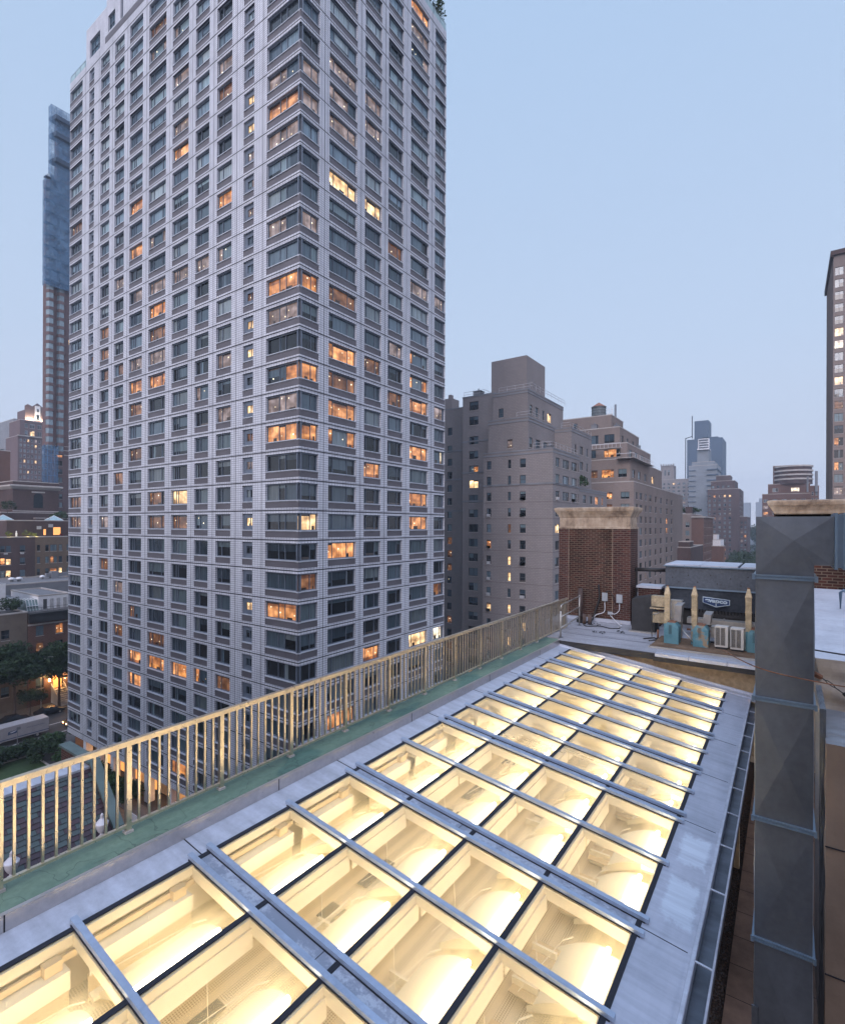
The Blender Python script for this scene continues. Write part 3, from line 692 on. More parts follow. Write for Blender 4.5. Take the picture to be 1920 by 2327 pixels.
# far edge of glazed roof: flashing and cream upstand of the upper roof
b=MB()
slab(b,-5.87,-3.1,YB,YB+.16,-.04,.05); slab(b,-3.15,-.55,YB-.02,YB+.2,-.06,.035)
slab(b,-5.87,-3.1,YB+.16,YB+.19,-.04,.12); slab(b,-3.13,-.55,YB+.2,YB+.23,-.05,.10)
b.build('edge_flashing',M['sheet'],g)
UF=16.35
b=MB(); b.poly(((-5.9,YB+.2,-3.85),(-.3,UF+.05,-6.3),(-.3,UF+.05,-3.78),(-5.9,YB+.3,-3.78))); b.poly(((-.3,UF+.05,-6.3),(2.5,UF+.05,-6.3),(2.5,UF+.05,-3.78),(-.3,UF+.05,-3.78)))
b.build('upstand_wall',M['plaster'],g)
b=MB(); b.hexa([(-5.2,UF-.42,-3.80),(2.5,UF-.12,-3.83),(2.5,UF+.05,-3.83),(-5.2,UF-.05,-3.80)],[(-5.2,UF-.42,-3.74),(2.5,UF-.12,-3.76),(2.5,UF+.05,-3.76),(-5.2,UF-.05,-3.74)]); b.build('fascia_board',M['woodtrim'],g)
b=MB(); b.box(-6.5,2.5,16.2,19.0,-3.76,-3.60); b.box(-7.6,2.5,19.0,30,-3.76,-3.61); b.poly(((-5.95,15.9,-3.605),(2.5,15.95,-3.605),(2.5,16.2,-3.602),(-5.95,16.2,-3.602))); b.box(-5.95,2.5,15.93,16.2,-3.70,-3.61)
for x in (-5.1,-3.9,): pass
for y in (17.1,18.05): b.box(-6.2,-3.3,y,y+.012,-3.60,-3.596,1)
b.build('upper_roof',[M['memb'],M['gasket']],g)
b=MB()
# rounded metal coping at the upper roof's front edge
for x0,x1 in ((-3.05,-2.2),(-2.185,-1.3),(-1.285,-.55)):
    b.box(x0,x1,15.72,15.98,-3.66,-3.575)
b.build('upper_coping',M['sheet'],g,bevel=.02)
b=MB(); b.box(-5.9,-.5,15.90,15.93,-3.80,-3.62); b.box(-3.1,-.5,15.76,15.93,-3.80,-3.67); b.build('coping_shadow_gap',M['black'],g)
# ---- skylight
sk=thing('skylight','long sloping glass skylight glowing warm from below, filling the foreground roof','skylight',(-3.4,8,-4.1))
XJ=[-5.48,-4.45,-3.41,-2.375,-1.325]
def glassmat():
    m,n,b,o=newmat('skylight_glass'); n.nodes.remove(b)
    tr=n.nodes.new('ShaderNodeBsdfTransparent'); tr.inputs[0].default_value=(.98,.95,.88,1)
    tl=n.nodes.new('ShaderNodeBsdfTranslucent'); tl.inputs[0].default_value=(1,.895,.60,1)
    gl=n.nodes.new('ShaderNodeBsdfGlossy'); gl.inputs['Roughness'].default_value=.04; gl.inputs[0].default_value=(1,1,1,1)
    lw=n.nodes.new('ShaderNodeLayerWeight'); lw.inputs[0].default_value=.5
    r=n.nodes.new('ShaderNodeMapRange'); r.inputs['From Min'].default_value=.50; r.inputs['From Max'].default_value=.86; r.inputs['To Min'].default_value=.165; r.inputs['To Max'].default_value=.66
    n.links.new(lw.outputs['Facing'],r.inputs[0])
    p=pos(n); f=noise(n,stretch(n,p,1,3,1),4,5,.7)
    dm=n.nodes.new('ShaderNodeMath'); dm.operation='MULTIPLY_ADD'; dm.inputs[1].default_value=.06; n.links.new(f,dm.inputs[0]); n.links.new(r.outputs[0],dm.inputs[2])
    m1=n.nodes.new('ShaderNodeMixShader'); n.links.new(dm.outputs[0],m1.inputs[0]); n.links.new(tr.outputs[0],m1.inputs[1]); n.links.new(tl.outputs[0],m1.inputs[2])
    fr=n.nodes.new('ShaderNodeFresnel'); fr.inputs[0].default_value=1.35
    m2=n.nodes.new('ShaderNodeMixShader'); n.links.new(fr.outputs[0],m2.inputs[0]); n.links.new(m1.outputs[0],m2.inputs[1]); n.links.new(gl.outputs[0],m2.inputs[2])
    n.links.new(m2.outputs[0],o.inputs[0])
    return m
M['skyglass']=glassmat()
M['cream']=mat('cream_enamel',(.84,.765,.625),.6,0,.05,1.5); M['creamw']=mat('white_reflector_enamel',(.88,.81,.66),.45,0,.04,2); M['creamd']=mat('tan_well_paint',(.66,.52,.34),.8,0,.1,1.5)
M['tube']=emat('fluorescent_tube',(1,.855,.64),TUBE)
def meshmat():
    m,n,b,o=newmat('perforated_ceiling_mesh'); p=pos(n)
    v=n.nodes.new('ShaderNodeTexVoronoi'); v.inputs['Scale'].default_value=42; v.inputs['Randomness'].default_value=0; n.links.new(p,v.inputs['Vector'])
    col=ramp(n,v.outputs['Distance'],[(.30,(.40,.32,.23)),(.4,(.80,.70,.54))]); n.links.new(col,b.inputs['Base Color']); b.inputs['Roughness'].default_value=.7
    return m
M['mesh']=meshmat(); M['meshdk']=mat('grey_screen',(.16,.15,.14),.7,0,.3,5)
edges=[]   # (y0,y1) of pane rows
ys=sorted([(a,'p',c) for a,c in PAIRS]+[(s,'s',s) for s in SING])
start=YA
for a,k,c in ys:
    if a-start>.2: edges.append((start+(.03),a-.03))
    start=c
edges.append((start+.03,15.72))
for (y0,y1) in edges:
    for k in range(4):
        b=MB(); x0,x1=XJ[k]+.03,XJ[k+1]-.03; b.poly(((x0,y0,SK(x0)),(x1,y0,SK(x1)),(x1,y1,SK(x1)),(x0,y1,SK(x0)))); b.build('glass_pane',M['skyglass'],sk)
def capbar(y,w=.062):
    b=MB(); slab(b,-5.56,-1.235,y-w/2,y+w/2,.012,.055); slab(b,-5.53,-1.27,y-w/2-.008,y+w/2+.008,.0,.012,1); b.build('glazing_cap',[M['cap'],M['gasket']],sk,bevel=.004)
for s in SING: capbar(s)
for a,c in PAIRS:
    capbar(a);capbar(c)
    b=MB(); slab(b,-5.52,-1.30,a+.02,c-.02,-.012,.001); slab(b,-3.6,-3.594,a+.035,c-.035,.001,.003,1); b.build('valley_channel',[M['valley'],M['gasket']],sk)
for i,x in enumerate(XJ):
    b=MB(); slab(b,x-.027,x+.027,YA,15.75,.001,.009); b.build('glazing_joint',M['gasket'],sk)
# structure below the glass
b=MB()
for x in XJ: slab(b,x-.045,x+.045,YA,15.75,-.11,-.012)
for s in SING: slab(b,-5.5,-1.3,s-.05,s+.05,-.12,-.012)
for a,c in PAIRS: slab(b,-5.5,-1.3,a-.04,c+.04,-.16,-.02)
b.build('glazing_beam',M['cream'],sk)
b=MB()
ZB=-5.45
b.poly(((-5.55,YA,ZB),(-5.55,15.8,ZB),(-5.55,15.8,-3.83),(-5.55,YA,-3.83))); b.poly(((-1.27,YA,ZB),(-1.27,YA,-4.4),(-1.27,15.8,-4.4),(-1.27,15.8,ZB)))
b.poly(((-5.55,15.8,ZB),(-1.27,15.8,ZB),(-1.27,15.8,-4.38),(-5.55,15.8,-3.82))); b.poly(((-5.55,YA,ZB),(-5.55,YA,-3.82),(-1.27,YA,-4.38),(-1.27,YA,ZB)))
b.build('well_lining',M['cream'],sk)
b=MB(); slab(b,-5.55,-1.27,YA,15.8,-.64,-.62); b.build('laylight_mesh',M['mesh'],sk)
rs=random.Random(3)
for ri,(y0,y1) in enumerate(edges):
    for k in range(4):
        x0,x1=XJ[k],XJ[k+1]
        # curved reflector
        xr,xl=x1-.27,x0+.27; zr_=SK(xr)-.20; zl=SK(xl)-.50
        pr=[(xl+(xr-xl)*i/10, zl+(zr_-zl)*math.sin(i/10*math.pi/2)) for i in range(11)]
        pr=[(xr+.004,zr_-.07)]+pr[::-1]+[(xl,zl-.06)]
        ya,yb=y0+.05,y1-.15
        m_=MB()
        for i in range(len(pr)-1):
            (a,za),(c,zc)=pr[i],pr[i+1]; m_.poly(((a,ya,za),(a,yb,za),(c,yb,zc),(c,ya,zc)))
        m_.poly([(p[0],yb,p[1]) for p in pr]); m_.poly([(p[0],ya,p[1]) for p in pr][::-1])
        ro=m_.build('reflector',M['creamw'],sk)
        t_=MB(); t_.tube([(xr+.05,ya+.03,zr_+.02),(xr+.05,yb-.03,zr_+.02)],.028,10); t_.build('fluorescent_tube',M['tube'],ro)
        t_=MB(); t_.box(xr+.006,x1-.05,ya,yb,zr_-.09,zr_-.06); t_.build('lamp_tray',M['cream'],ro)
        # rods
        m_=MB(); xm=x0+.16; ym=(y0+y1)/2
        m_.tube([(xm,ym,SK(xm)-.16),(xm+.02,ym,SK(xm)-.60)],.0035,5); m_.tube([(xm+.02,y0+.05,SK(xm)-.42),(xl+.05,y1-.15,SK(xl)-.40)],.0035,5)
        m_.tube([(xl+.05,y1-.16,SK(xl)-.40),(xl+.14,y1-.07,SK(xl)-.38)],.009,6)
        m_.build('hanger_rod',M['creamw'],sk)
        if k==0:
            m_=MB(); m_.box(-5.44,-5.41,y0,y1,-4.02,-3.96,2); m_.box(-5.44,-5.28,y0,y1-.10,-4.06,-4.03,0); m_.box(-5.30,-5.28,y0,y1-.10,-4.20,-4.06,0); m_.box(-5.33,-5.31,y0,y1-.1,-4.46,-4.20,2); m_.box(-5.31,-5.20,y0,y1-.12,-4.40,-4.37,0)
            m_.build('stepped_ledge',[M['creamw'],M['meshdk'],M['creamd']],sk)
        else:
            m_=MB(); m_.box(x0+.052,x0+.07,y0,y1,SK(x0)-.30,SK(x0)-.105,0)
            if k==1:
                if ri%2:
                    for q in range(2): m_.box(x0-.02+.20*q,x0+.15+.20*q,y1-.46,y1-.20,SK(x0)-.605,SK(x0)-.59,1)
                    m_.box(x0+.06,x0+.3,y1-.52,y1-.49,SK(x0)-.6,SK(x0)-.55,0); m_.box(x0+.155,x0+.175,y1-.9,y1-.1,SK(x0)-.6,SK(x0)-.54,0)
                else: m_.box(x0+.0,x0+.14,y0+.15,y1-.35,SK(x0)-.605,SK(x0)-.59,1)
            elif k==2 and ri%3: 
                m_.box(x0+.05,x0+.4,y0+.3,y0+.33,SK(x0)-.61,SK(x0)-.52,0); m_.box(x0+.05,x0+.4,y0+.62,y0+.65,SK(x0)-.61,SK(x0)-.52,0)
            elif k==3:
                for q in range(3): m_.box(x0+.06,x0+.34,y0+.16+q*.26,y0+.19+q*.26,SK(x0)-.61,SK(x0)-.42,0)
                m_.box(x0+.07,x0+.34,y0+.05,y1-.25,SK(x0)-.50,SK(x0)-.49,2)
            m_.build('well_partition',[M['cream'],M['meshdk'],M['creamd']],sk)
# small bracket in the corner of the first panes
    b=MB(); b.box(-5.44,-5.34,y1-.28,y1-.14,-4.03,-3.93); b.build('junction_fitting',M['creamd'],sk)
# ---- railing
rl=thing('roof_railing','long metal roof railing with square balusters along the green ledge','railing',(-6.40,10,-3.64))
PY=[1.80+1.232*i for i in range(-3,14)]
def rx(y): return -6.36-.0035*(y-1.8)
bx=MB(); A,B_=PY[0],18.1
def seg(mb,y0,y1,xh,z0,z1): 
    xa,xb=rx(y0),rx(y1); mb.hexa([(xa-xh,y0,z0),(xa+xh,y0,z0),(xb+xh,y1,z0),(xb-xh,y1,z0)],[(xa-xh,y0,z1),(xa+xh,y0,z1),(xb+xh,y1,z1),(xb-xh,y1,z1)])
for i in range(0,len(PY),3):
    y0=PY[i]; y1=min(B_,PY[min(i+3,len(PY)-1)]) if i+3<len(PY) else B_
    bx=MB(); seg(bx,y0+.002,y1-.002,.033,-2.615,-2.555); bx.build('top_rail',M['rail'],rl,bevel=.004)
b=MB(); seg(b,A,B_,.022,-3.575,-3.545); b.build('bottom_rail',M['rail'],rl,bevel=.003)
bal=[]
for y in PY:
    if y>B_: continue
    b=MB(); x=rx(y); b.box(x-.029,x+.029,y-.029,y+.029,-3.61,-2.615); p=b.build('post',M['rail'],rl,bevel=.003)
    b=MB(); b.box(x-.04,x+.045,y-.045,y+.045,-3.645,-3.612); b.build('post_foot',M['plastic'],p)
    for j in range(1,10):
        if y+.1232*j<B_: bal.append(y+.1232*j)
bal.sort(key=lambda y:abs(y-1.8)); st=MB()
for i,y in enumerate(bal):
    mb=MB() if i<100 else st; x=rx(y); mb.box(x-.0125,x+.0125,y-.0125,y+.0125,-3.546,-2.614)
    if i<100: mb.build('baluster',M['rail'],rl)
tag(st.build('baluster',M['rail'],rl),kind='stuff')
# tubular guard at the end
tr=thing('tube_guardrail','short galvanised tube guardrail where the ledge meets the upper roof','railing',(-6.1,17.4,-3.6))
P0,P1=(-5.99,16.30),(-6.17,18.69)
for P,zt in ((P0,-2.75),(P1,-2.50)):
    b=MB(); b.tube([(P[0],P[1],-3.6),(P[0],P[1],zt)],.024,8); b.build('post',M['galvlt'],tr,smooth=True)
    b=MB(); b.tube([(P[0],P[1],-3.6),(P[0],P[1],-3.59)],.08,10); b.build('base_flange',M['galv'],tr)
for z in (-2.56,-2.95,-3.3):
    b=MB(); q=(P0[0]+.0,P0[1]+.1)
    pts=[(P0[0],P0[1],z-.12),(P0[0],P0[1]+.04,z-.03),(q[0],q[1],z)] if z==-2.56 else [(P0[0],P0[1],z)]
    b.tube(pts+[(P1[0],P1[1],z+.02)],.02,8); b.build('rail_tube',M['galvlt'],tr,smooth=True)
# ---- brick chimney
ch=thing('brick_chimney','broad brick chimney with a weathered stone cap left of the cooling tower','chimney',(-6,20.4,-3.6))
b=MB(); x0,x1,y0,y1=-7.36,-4.71,19.9,20.95
b.box(x0,x1,y0,y1,-3.6,-.08,0); b.build('brick_stack',M['brick_soot'],ch)
b=MB(); b.box(x0-.02,x0+.39,y0-.025,y1+.02,-3.5,-.08,0); b.box(x1-.62,x1+.02,y0-.025,y1+.02,-3.5,-.08,0); b.build('corner_pier',M['brick_red'],ch)
def stonemat():
    m,n,b,o=newmat('weathered_limestone'); p=pos(n)
    f=noise(n,stretch(n,p,1,1,.7),1.8,6,.7); col=ramp(n,f,[(.3,(.12,.085,.065)),(.48,(.34,.26,.19)),(.7,(.50,.42,.33))])
    col=mul(n,col,ramp(n,noise(n,stretch(n,p,9,9,1),1,3),[(.3,(.8,.8,.8)),(.7,(1.1,1.1,1.1))]))
    n.links.new(col,b.inputs['Base Color']); b.inputs['Roughness'].default_value=.9; bump(n,b,noise(n,p,20,4),.008,.5); return m
M['stone']=stonemat()
def cornice(mb,x0,x1,y0,y1,prof,mi=0):
    """prof: list of (overhang,z) bottom to top"""
    for i in range(len(prof)-1):
        (e0,za),(e1,zb)=prof[i],prof[i+1]
        mb_b=[(x0-e0,y0-e0,za),(x1+e0,y0-e0,za),(x1+e0,y1+e0,za),(x0-e0,y1+e0,za)]
        mb_t=[(x0-e1,y0-e1,zb),(x1+e1,y0-e1,zb),(x1+e1,y1+e1,zb),(x0-e1,y1+e1,zb)]
        for k in range(4):
            j=(k+1)%4; mb.poly((mb_b[k],mb_b[j],mb_t[j],mb_t[k]),mi)
    e,z=prof[-1]; mb.poly([(x0-e,y0-e,z),(x1+e,y0-e,z),(x1+e,y1+e,z),(x0-e,y1+e,z)],mi)
    e,z=prof[0]; mb.poly([(x0-e,y0-e,z),(x0-e,y1+e,z),(x1+e,y1+e,z),(x1+e,y0-e,z)],mi)
b=MB(); cornice(b,x0,x1,y0,y1,[(.04,-.10),(.04,-.03),(.00,-.02),(.0,.33),(.03,.36),(.05,.42),(.11,.52),(.15,.57),(.17,.64),(.17,.70),(.10,.72)])
b.build('stone_cap',M['stone'],ch)
b=MB(); b.box(x0+.36,x0+.375,y0-.028,y0-.004,-3.5,-.09); b.box(x1-.625,x1-.61,y0-.028,y0-.004,-3.5,-.09); b.build('pier_joint',M['stone'],ch)
b=MB(); b.box(x0-.05,x1+.05,y0-.10,y0-.03,-3.6,-3.47); b.build('base_flashing',M['sheet'],ch)
for (nm,lab,xa,xb,za,zb,yy) in (('junction_box','grey electrical box nearer the vertical conduit on the brick chimney',-5.68,-5.50,-2.80,-2.50,19.84),('junction_box','grey electrical box on the right pier of the brick chimney',-5.15,-4.96,-2.82,-2.52,19.80),('junction_box','smallest white electrical box, low on the brick chimney',-5.47,-5.31,-3.29,-3.19,19.84)):
    t=thing(nm,lab,'box',((xa+xb)/2,yy,za),'electrical boxes on the chimney'); b=MB(); b.box(xa,xb,yy-.02,19.872,za,zb); b.build('box_body',M['slab2'],t,bevel=.008); b=MB(); b.box(xa-.01,xb+.01,yy-.028,yy-.021,za-.0,zb+.01); b.tube([((xa+xb)/2,yy,za),((xa+xb)/2,yy,za-.06)],.015,6); b.build('box_lid',M['slab2'],t)
def wire(name,lab,pts,r,m,cat='cable',grp=None):
    b=MB(); 
    # smooth subdivision
    P=[Vector(p) for p in pts]; Q=[]
    for i in range(len(P)-1):
        a=P[max(i-1,0)];c=P[i];d=P[i+1];e_=P[min(i+2,len(P)-1)]
        for k in range(6):
            t=k/6; Q.append(.5*((2*c)+(-a+d)*t+(2*a-5*c+4*d-e_)*t*t+(-a+3*c-3*d+e_)*t**3))
    Q.append(P[-1]); b.tube(Q,r,6); o=b.build(name,m,None,True,loc=P[0]); tag(o,lab,cat,grp); return o
G_='cables on the chimney and roof'
wire('power_cable','thick black cable running down the chimney brick to the roof',[(-5.82,19.82,-2.2),(-5.78,19.80,-2.7),(-5.9,19.8,-3.1),(-6.0,19.7,-3.5),(-6.1,19.4,-3.58),(-6.35,19.2,-3.58)],.035,M['black'],grp=G_)
wire('conduit','grey cable looping from the first electrical box to the chimney foot',[(-5.59,19.82,-2.86),(-5.6,19.78,-3.2),(-5.9,19.76,-3.35),(-6.0,19.7,-3.55)],.016,M['white'],grp=G_)
wire('conduit','grey cable looping between the two larger electrical boxes',[(-5.55,19.82,-2.46),(-5.4,19.80,-2.42),(-5.25,19.8,-2.7),(-5.2,19.8,-2.9)],.012,M['black'],grp=G_)
wire('conduit','pale cable from the right pier box down to the small white box',[(-5.05,19.80,-2.88),(-5.06,19.78,-3.1),(-5.2,19.78,-3.24),(-5.31,19.8,-3.24)],.014,M['white'],grp=G_)
wire('conduit','pale cable sagging from the small white box to the roof on the right',[(-5.36,19.8,-3.33),(-5.2,19.7,-3.45),(-5.0,19.5,-3.55),(-4.85,19.3,-3.58),(-4.9,19.0,-3.585)],.014,M['white'],grp=G_)
wire('power_cable','thin black cable snaking across the membrane roof',[(-6.2,19.2,-3.58),(-5.9,18.6,-3.585),(-5.5,18.9,-3.585),(-5.1,18.7,-3.585),(-4.8,18.9,-3.585)],.02,M['black'],grp=G_)
t=thing('vent_pipe','rusty brown upright pipe at the left foot of the brick chimney','pipe',(-6.35,19.35,-3.6)); b=MB(); b.tube([(-6.35,19.35,-3.6),(-6.35,19.35,-2.33)],.085,10); b.build('pipe_shaft',mat('rusty_pipe',(.06,.04,.035),.8,0,.4,5),t,smooth=True); b=MB(); b.tube([(-6.35,19.35,-3.6),(-6.35,19.35,-3.5)],.14,10); b.build('pipe_collar',M['black'],t)
t=thing('roof_vent_cowl','pair of short brown pipe stubs beside the chimney foot','pipe',(-6.1,19.1,-3.6)); 
for dx in (0,.2): b=MB(); b.tube([(-6.12+dx,19.1,-3.6),(-6.12+dx,19.1,-3.25)],.07,9); b.build('stub',mat('brown_pipe',(.09,.06,.05),.8),t,smooth=True)
# black hatch box
t=thing('roof_hatch','black sloping weather hood beside the chimney','hood',(-4.05,19.2,-3.6))
b=MB(); b.hexa([(-4.38,18.75,-3.6),(-3.66,18.85,-3.6),(-3.66,19.6,-3.6),(-4.38,19.6,-3.6)],[(-4.42,18.95,-2.52),(-3.72,19.1,-2.36),(-3.72,19.6,-2.36),(-4.42,19.6,-2.50)]); b.build('hood_body',M['tarp'],t,bevel=.02)
b=MB(); b.box(-4.44,-3.6,18.62,18.76,-3.6,-3.56); b.build('hood_flashing',M['galvlt'],t)
t=thing('brick_upstand','low brick upstand with metal cap behind the black hood','wall',(-4.1,20.6,-3.6)); b=MB(); b.box(-4.5,-3.75,20.2,21,-3.6,-2.25); b.build('brickwork',M['brick_red'],t); b=MB(); b.box(-4.55,-3.7,20.15,21.05,-2.25,-2.17); b.build('metal_cap',M['sheet'],t)
t=thing('overhead_pipe','black pipe bridging from the chimney to the cooling tower','pipe',(-4.3,20.6,-1.6)); b=MB(); b.tube([(-4.70,20.6,-1.62),(-3.6,20.9,-1.62)],.07,8); b.build('pipe_shaft',M['black'],t,smooth=True); b=MB(); b.tube([(-4.62,20.55,-1.62),(-4.62,20.55,-2.9)],.03,6); b.build('drop_pipe',M['black'],t)
# cooling tower
ct=thing('cooling_tower','big dark steel evaporative cooling unit carrying a blue sign','cooling unit',(-2,21.5,-3.6))
b=MB(); b.box(-3.63,.6,20.5,22.8,-2.18,-1.44); b.build('upper_casing',M['ctsteel'],ct,bevel=.01)
b=MB(); b.hexa([(-3.45,20.85,-2.95),(.6,20.85,-2.95),(.6,22.8,-2.95),(-3.45,22.8,-2.95)],[(-3.6,20.56,-2.18),(.6,20.56,-2.18),(.6,22.8,-2.18),(-3.6,22.8,-2.18)]); b.build('lower_casing',M['ctsteel'],ct)
b=MB(); b.box(-3.68,.65,20.42,20.62,-1.44,-1.40); b.box(-3.64,.62,20.46,20.54,-2.215,-2.165)
for x in (-3.0,-1.9,-.7): b.box(x,x+.02,20.4,20.5,-1.45,-1.38)
b.build('casing_edge',M['flange'],ct)
b=MB()
for x in (-3.64,-2.5,-1.3,-.1): b.box(x,x+1.12,20.5,22.9,-1.40,-1.36)
b.build('casing_lid',M['sheet'],ct)
b=MB(); 
for x,z in ((-3.4,-1.85),(-3.2,-2.0),(-2.9,-1.75),(-2.6,-1.98),(-2.2,-1.72),(-2.0,-2.0),(-1.6,-1.8),(-1.3,-2.02),(-1.1,-1.72)): b.box(x,x+.03,20.485,20.5,z,z+.045)
b.build('rivet',M['black'],ct)
b=MB(); b.box(-3.4,.5,21.2,22.6,-3.6,-2.96); b.build('support_base',M['black'],ct)
# sign: shield plate with lettering
sy=20.44
sg=MB(); o1=[(-2.42,-2.44),(-1.60,-2.50),(-1.60,-2.68),(-2.01,-2.78),(-2.42,-2.64)]; 
def plate(mb,pts,y0,y1,mi):
    mb.poly([(x,y0,z) for x,z in pts][::-1],mi); mb.poly([(x,y1,z) for x,z in pts],mi)
    for i in range(len(pts)):
        a,c=pts[i],pts[(i+1)%len(pts)]; mb.poly(((a[0],y0,a[1]),(c[0],y0,c[1]),(c[0],y1,c[1]),(a[0],y1,a[1])),mi)
plate(sg,o1,sy-.0,sy+.03,0); cx,cz=-2.01,-2.60
plate(sg,[(cx+(x-cx)*.95,cz+(z-cz)*.84) for x,z in o1],sy-.006,sy-.001,1)
sgo=sg.build('sign_plate',[M['signw'],M['signb']],ct)
def textmesh(body,loc,size,m,parent,name='lettering',rotz=0,ext=.003,bold=.012,shear=0,tilt=0,sx=1):
    cu=bpy.data.curves.new('txt','FONT'); cu.body=body; cu.size=size; cu.extrude=ext; cu.offset=bold*size; cu.align_x='CENTER'; cu.align_y='CENTER'; cu.shear=shear
    ob=bpy.data.objects.new('txt',cu); COL.objects.link(ob); bpy.context.view_layer.update()
    me=bpy.data.meshes.new_from_object(ob.evaluated_get(bpy.context.evaluated_depsgraph_get())); bpy.data.objects.remove(ob)
    me.transform(Matrix.Diagonal((sx,1,1,1))); me.transform(Matrix.Rotation(tilt,4,'Z')); me.transform(Matrix.Rotation(R(90),4,'X')); me.transform(Matrix.Rotation(rotz,4,'Z'))
    me.transform(Matrix.Translation(Vector(loc)-wloc(parent))); me.materials.clear(); me.materials.append(m)
    o=bpy.data.objects.new(name,me); COL.objects.link(o); o.parent=parent; return o
textmesh('evapco',(-2.01,sy-.011,-2.565),.185,M['signw'],sgo,sx=1.28,tilt=-.06,bold=.045)
b=MB(); b.box(-2.025,-1.995,sy-.014,sy-.008,-2.735,-2.60); b.build('emblem_stroke',M['signw'],sgo)
# boilers
def boiler(lab,x,y,rust,fx,fh):
    t=thing('teal_heater',lab,'heater',(x+.2,y+.2,-3.55),'teal rooftop heaters with flues')
    z0=-3.55;w=.40;d=.45;h=.50
    b=MB(); b.hexa([(x,y,z0),(x+w,y,z0),(x+w,y+d,z0),(x,y+d,z0)],[(x,y,z0+h),(x+w,y,z0+h),(x+w,y+d,z0+h),(x,y+d,z0+h)])
    k=.09; b.hexa([(x,y,z0+h),(x+w,y,z0+h),(x+w,y+d,z0+h),(x,y+d,z0+h)],[(x+k,y+.02,z0+h+.13),(x+w-k,y+.02,z0+h+.13),(x+w-k,y+d,z0+h+.13),(x+k,y+d,z0+h+.13)])
    bo=b.build('casing',rust,t)
    b=MB(); b.box(x+k,x+w-k,y+.03,y+d,z0+h+.131,z0+h+.15); b.build('rusty_top',M['rust'],bo)
    b=MB()
    for i in range(9): b.box(x+.13,x+.22,y-.008,y-.001,z0+h+.05-i*.032,z0+h+.06-i*.032)
    b.build('louvre',M['black'],bo)
    fw=.075; fy=17.55; b=MB(); zt=fh-.24
    b.box(fx-fw,fx+fw,fy-fw,fy+fw,z0+.55,zt); b.box(fx-fw-.012,fx+fw+.012,fy-fw-.012,fy+fw+.012,zt-.03,zt-.01); b.box(fx-fw-.01,fx+fw+.01,fy-fw-.01,fy+fw+.01,zt-.45,zt-.43)
    b.hexa([(fx-fw-.01,fy-fw-.01,zt),(fx+fw+.01,fy-fw-.01,zt),(fx+fw+.01,fy+fw+.01,zt),(fx-fw-.01,fy+fw+.01,zt)],[(fx-.03,fy-.03,fh),(fx+.03,fy-.03,fh),(fx+.03,fy+.03,fh),(fx-.03,fy+.03,fh)])
    fo=b.build('flue',M['galvwarm'],t); b=MB(); b.tube([(fx,fy,fh),(fx,fy,fh+.03)],.035,8); b.build('flue_tip',M['rust'],fo)
    b=MB(); b.box(fx-.085,fx+.085,fy-.10,fy+.10,z0,z0+.55); b.build('flue_box',rust,t)
    if x<-1.5:
        b=MB(); xx=x+.32; HH=1.12 if x<-2.9 else .92; b.hexa([(xx-.10,y+.35,z0+.62),(xx+.09,y+.35,z0+.62),(xx+.09,y+.55,z0+.62),(xx-.10,y+.55,z0+.62)],[(xx-.08,y+.35,z0+HH),(xx+.12,y+.35,z0+HH),(xx+.15,y+.75,z0+HH+.06),(xx-.06,y+.75,z0+HH+.06)]); b.build('intake_hood',M['galvmid'],t)
boiler('leftmost teal heater, clean paint, flue behind its left corner',-3.08,17.2,M['teal'],-3.04,-1.86)
boiler('middle teal heater with the rustiest front beside the white fan units',-2.29,17.2,M['tealr'],-2.29,-1.83)
boiler('right teal heater half hidden by the vertical duct',-.93,17.3,M['teal'],-.91,-1.78)
# AC condensers
def condenser(lab,x,y,w,skew):
    t=thing('fan_unit',lab,'air conditioner',(x+w/2,y,-3.55),'white fan units on the plywood deck'); z=-3.49;h=.60;d=.30
    b=MB(); P=[(x,y,z),(x+w,y+skew*.3,z),(x+w+.04,y+d,z),(x+.02,y+d,z)]; b.hexa(P,[(a,c,z+h) for a,c,_ in P]); bo=b.build('casing',M['acw'],t,bevel=.012)
    b=MB()
    for s_ in (0,1):
        xa=x+.02+s_*(w*.40); xb=xa+w*.34
        for i in range(26):
            zz=z+.06+i*.0195; b.hexa([(xa,y-.012+skew*.3*(xa-x)/w,zz),(xb,y-.012+skew*.3*(xb-x)/w,zz),(xb,y-.002+skew*.3*(xb-x)/w,zz),(xa,y-.002+skew*.3*(xa-x)/w,zz)],[(xa,y-.012+skew*.3*(xa-x)/w,zz+.008),(xb,y-.012+skew*.3*(xb-x)/w,zz+.008),(xb,y-.002+skew*.3*(xb-x)/w,zz+.008),(xa,y-.002+skew*.3*(xa-x)/w,zz+.008)])
    b.build('fan_grille',M['black'],bo)
    b=MB(); b.box(x+.02,x+w-.02,y+.04,y+.09,-3.55,z); b.box(x+.02,x+w-.02,y+d-.08,y+d-.03,-3.55,z); b.build('foot_rail',M['black'],t)
condenser('white louvred fan unit turned slightly, next to the rusty teal heater',-1.73,17.25,.33,.15)
condenser('white louvred fan unit standing square, right of its twin',-1.33,17.18,.32,0)
t=thing('plywood_deck','worn brown timber deck carrying the teal heaters','deck',(-2,17.3,-3.6)); b=MB(); b.box(-3.35,-.55,16.80,18.3,-3.598,-3.552); b.build('deck_board',M['ply'],t); b=MB(); b.box(-3.38,-.55,16.55,16.68,-3.598,-3.565); b.box(-3.38,-.55,16.70,16.79,-3.598,-3.56); b.build('edge_plank',M['ply'],t)
b=MB(); b.box(-3.38,-.55,16.50,16.545,-3.598,-3.55); b.build('edge_trim',M['galvlt'],t)
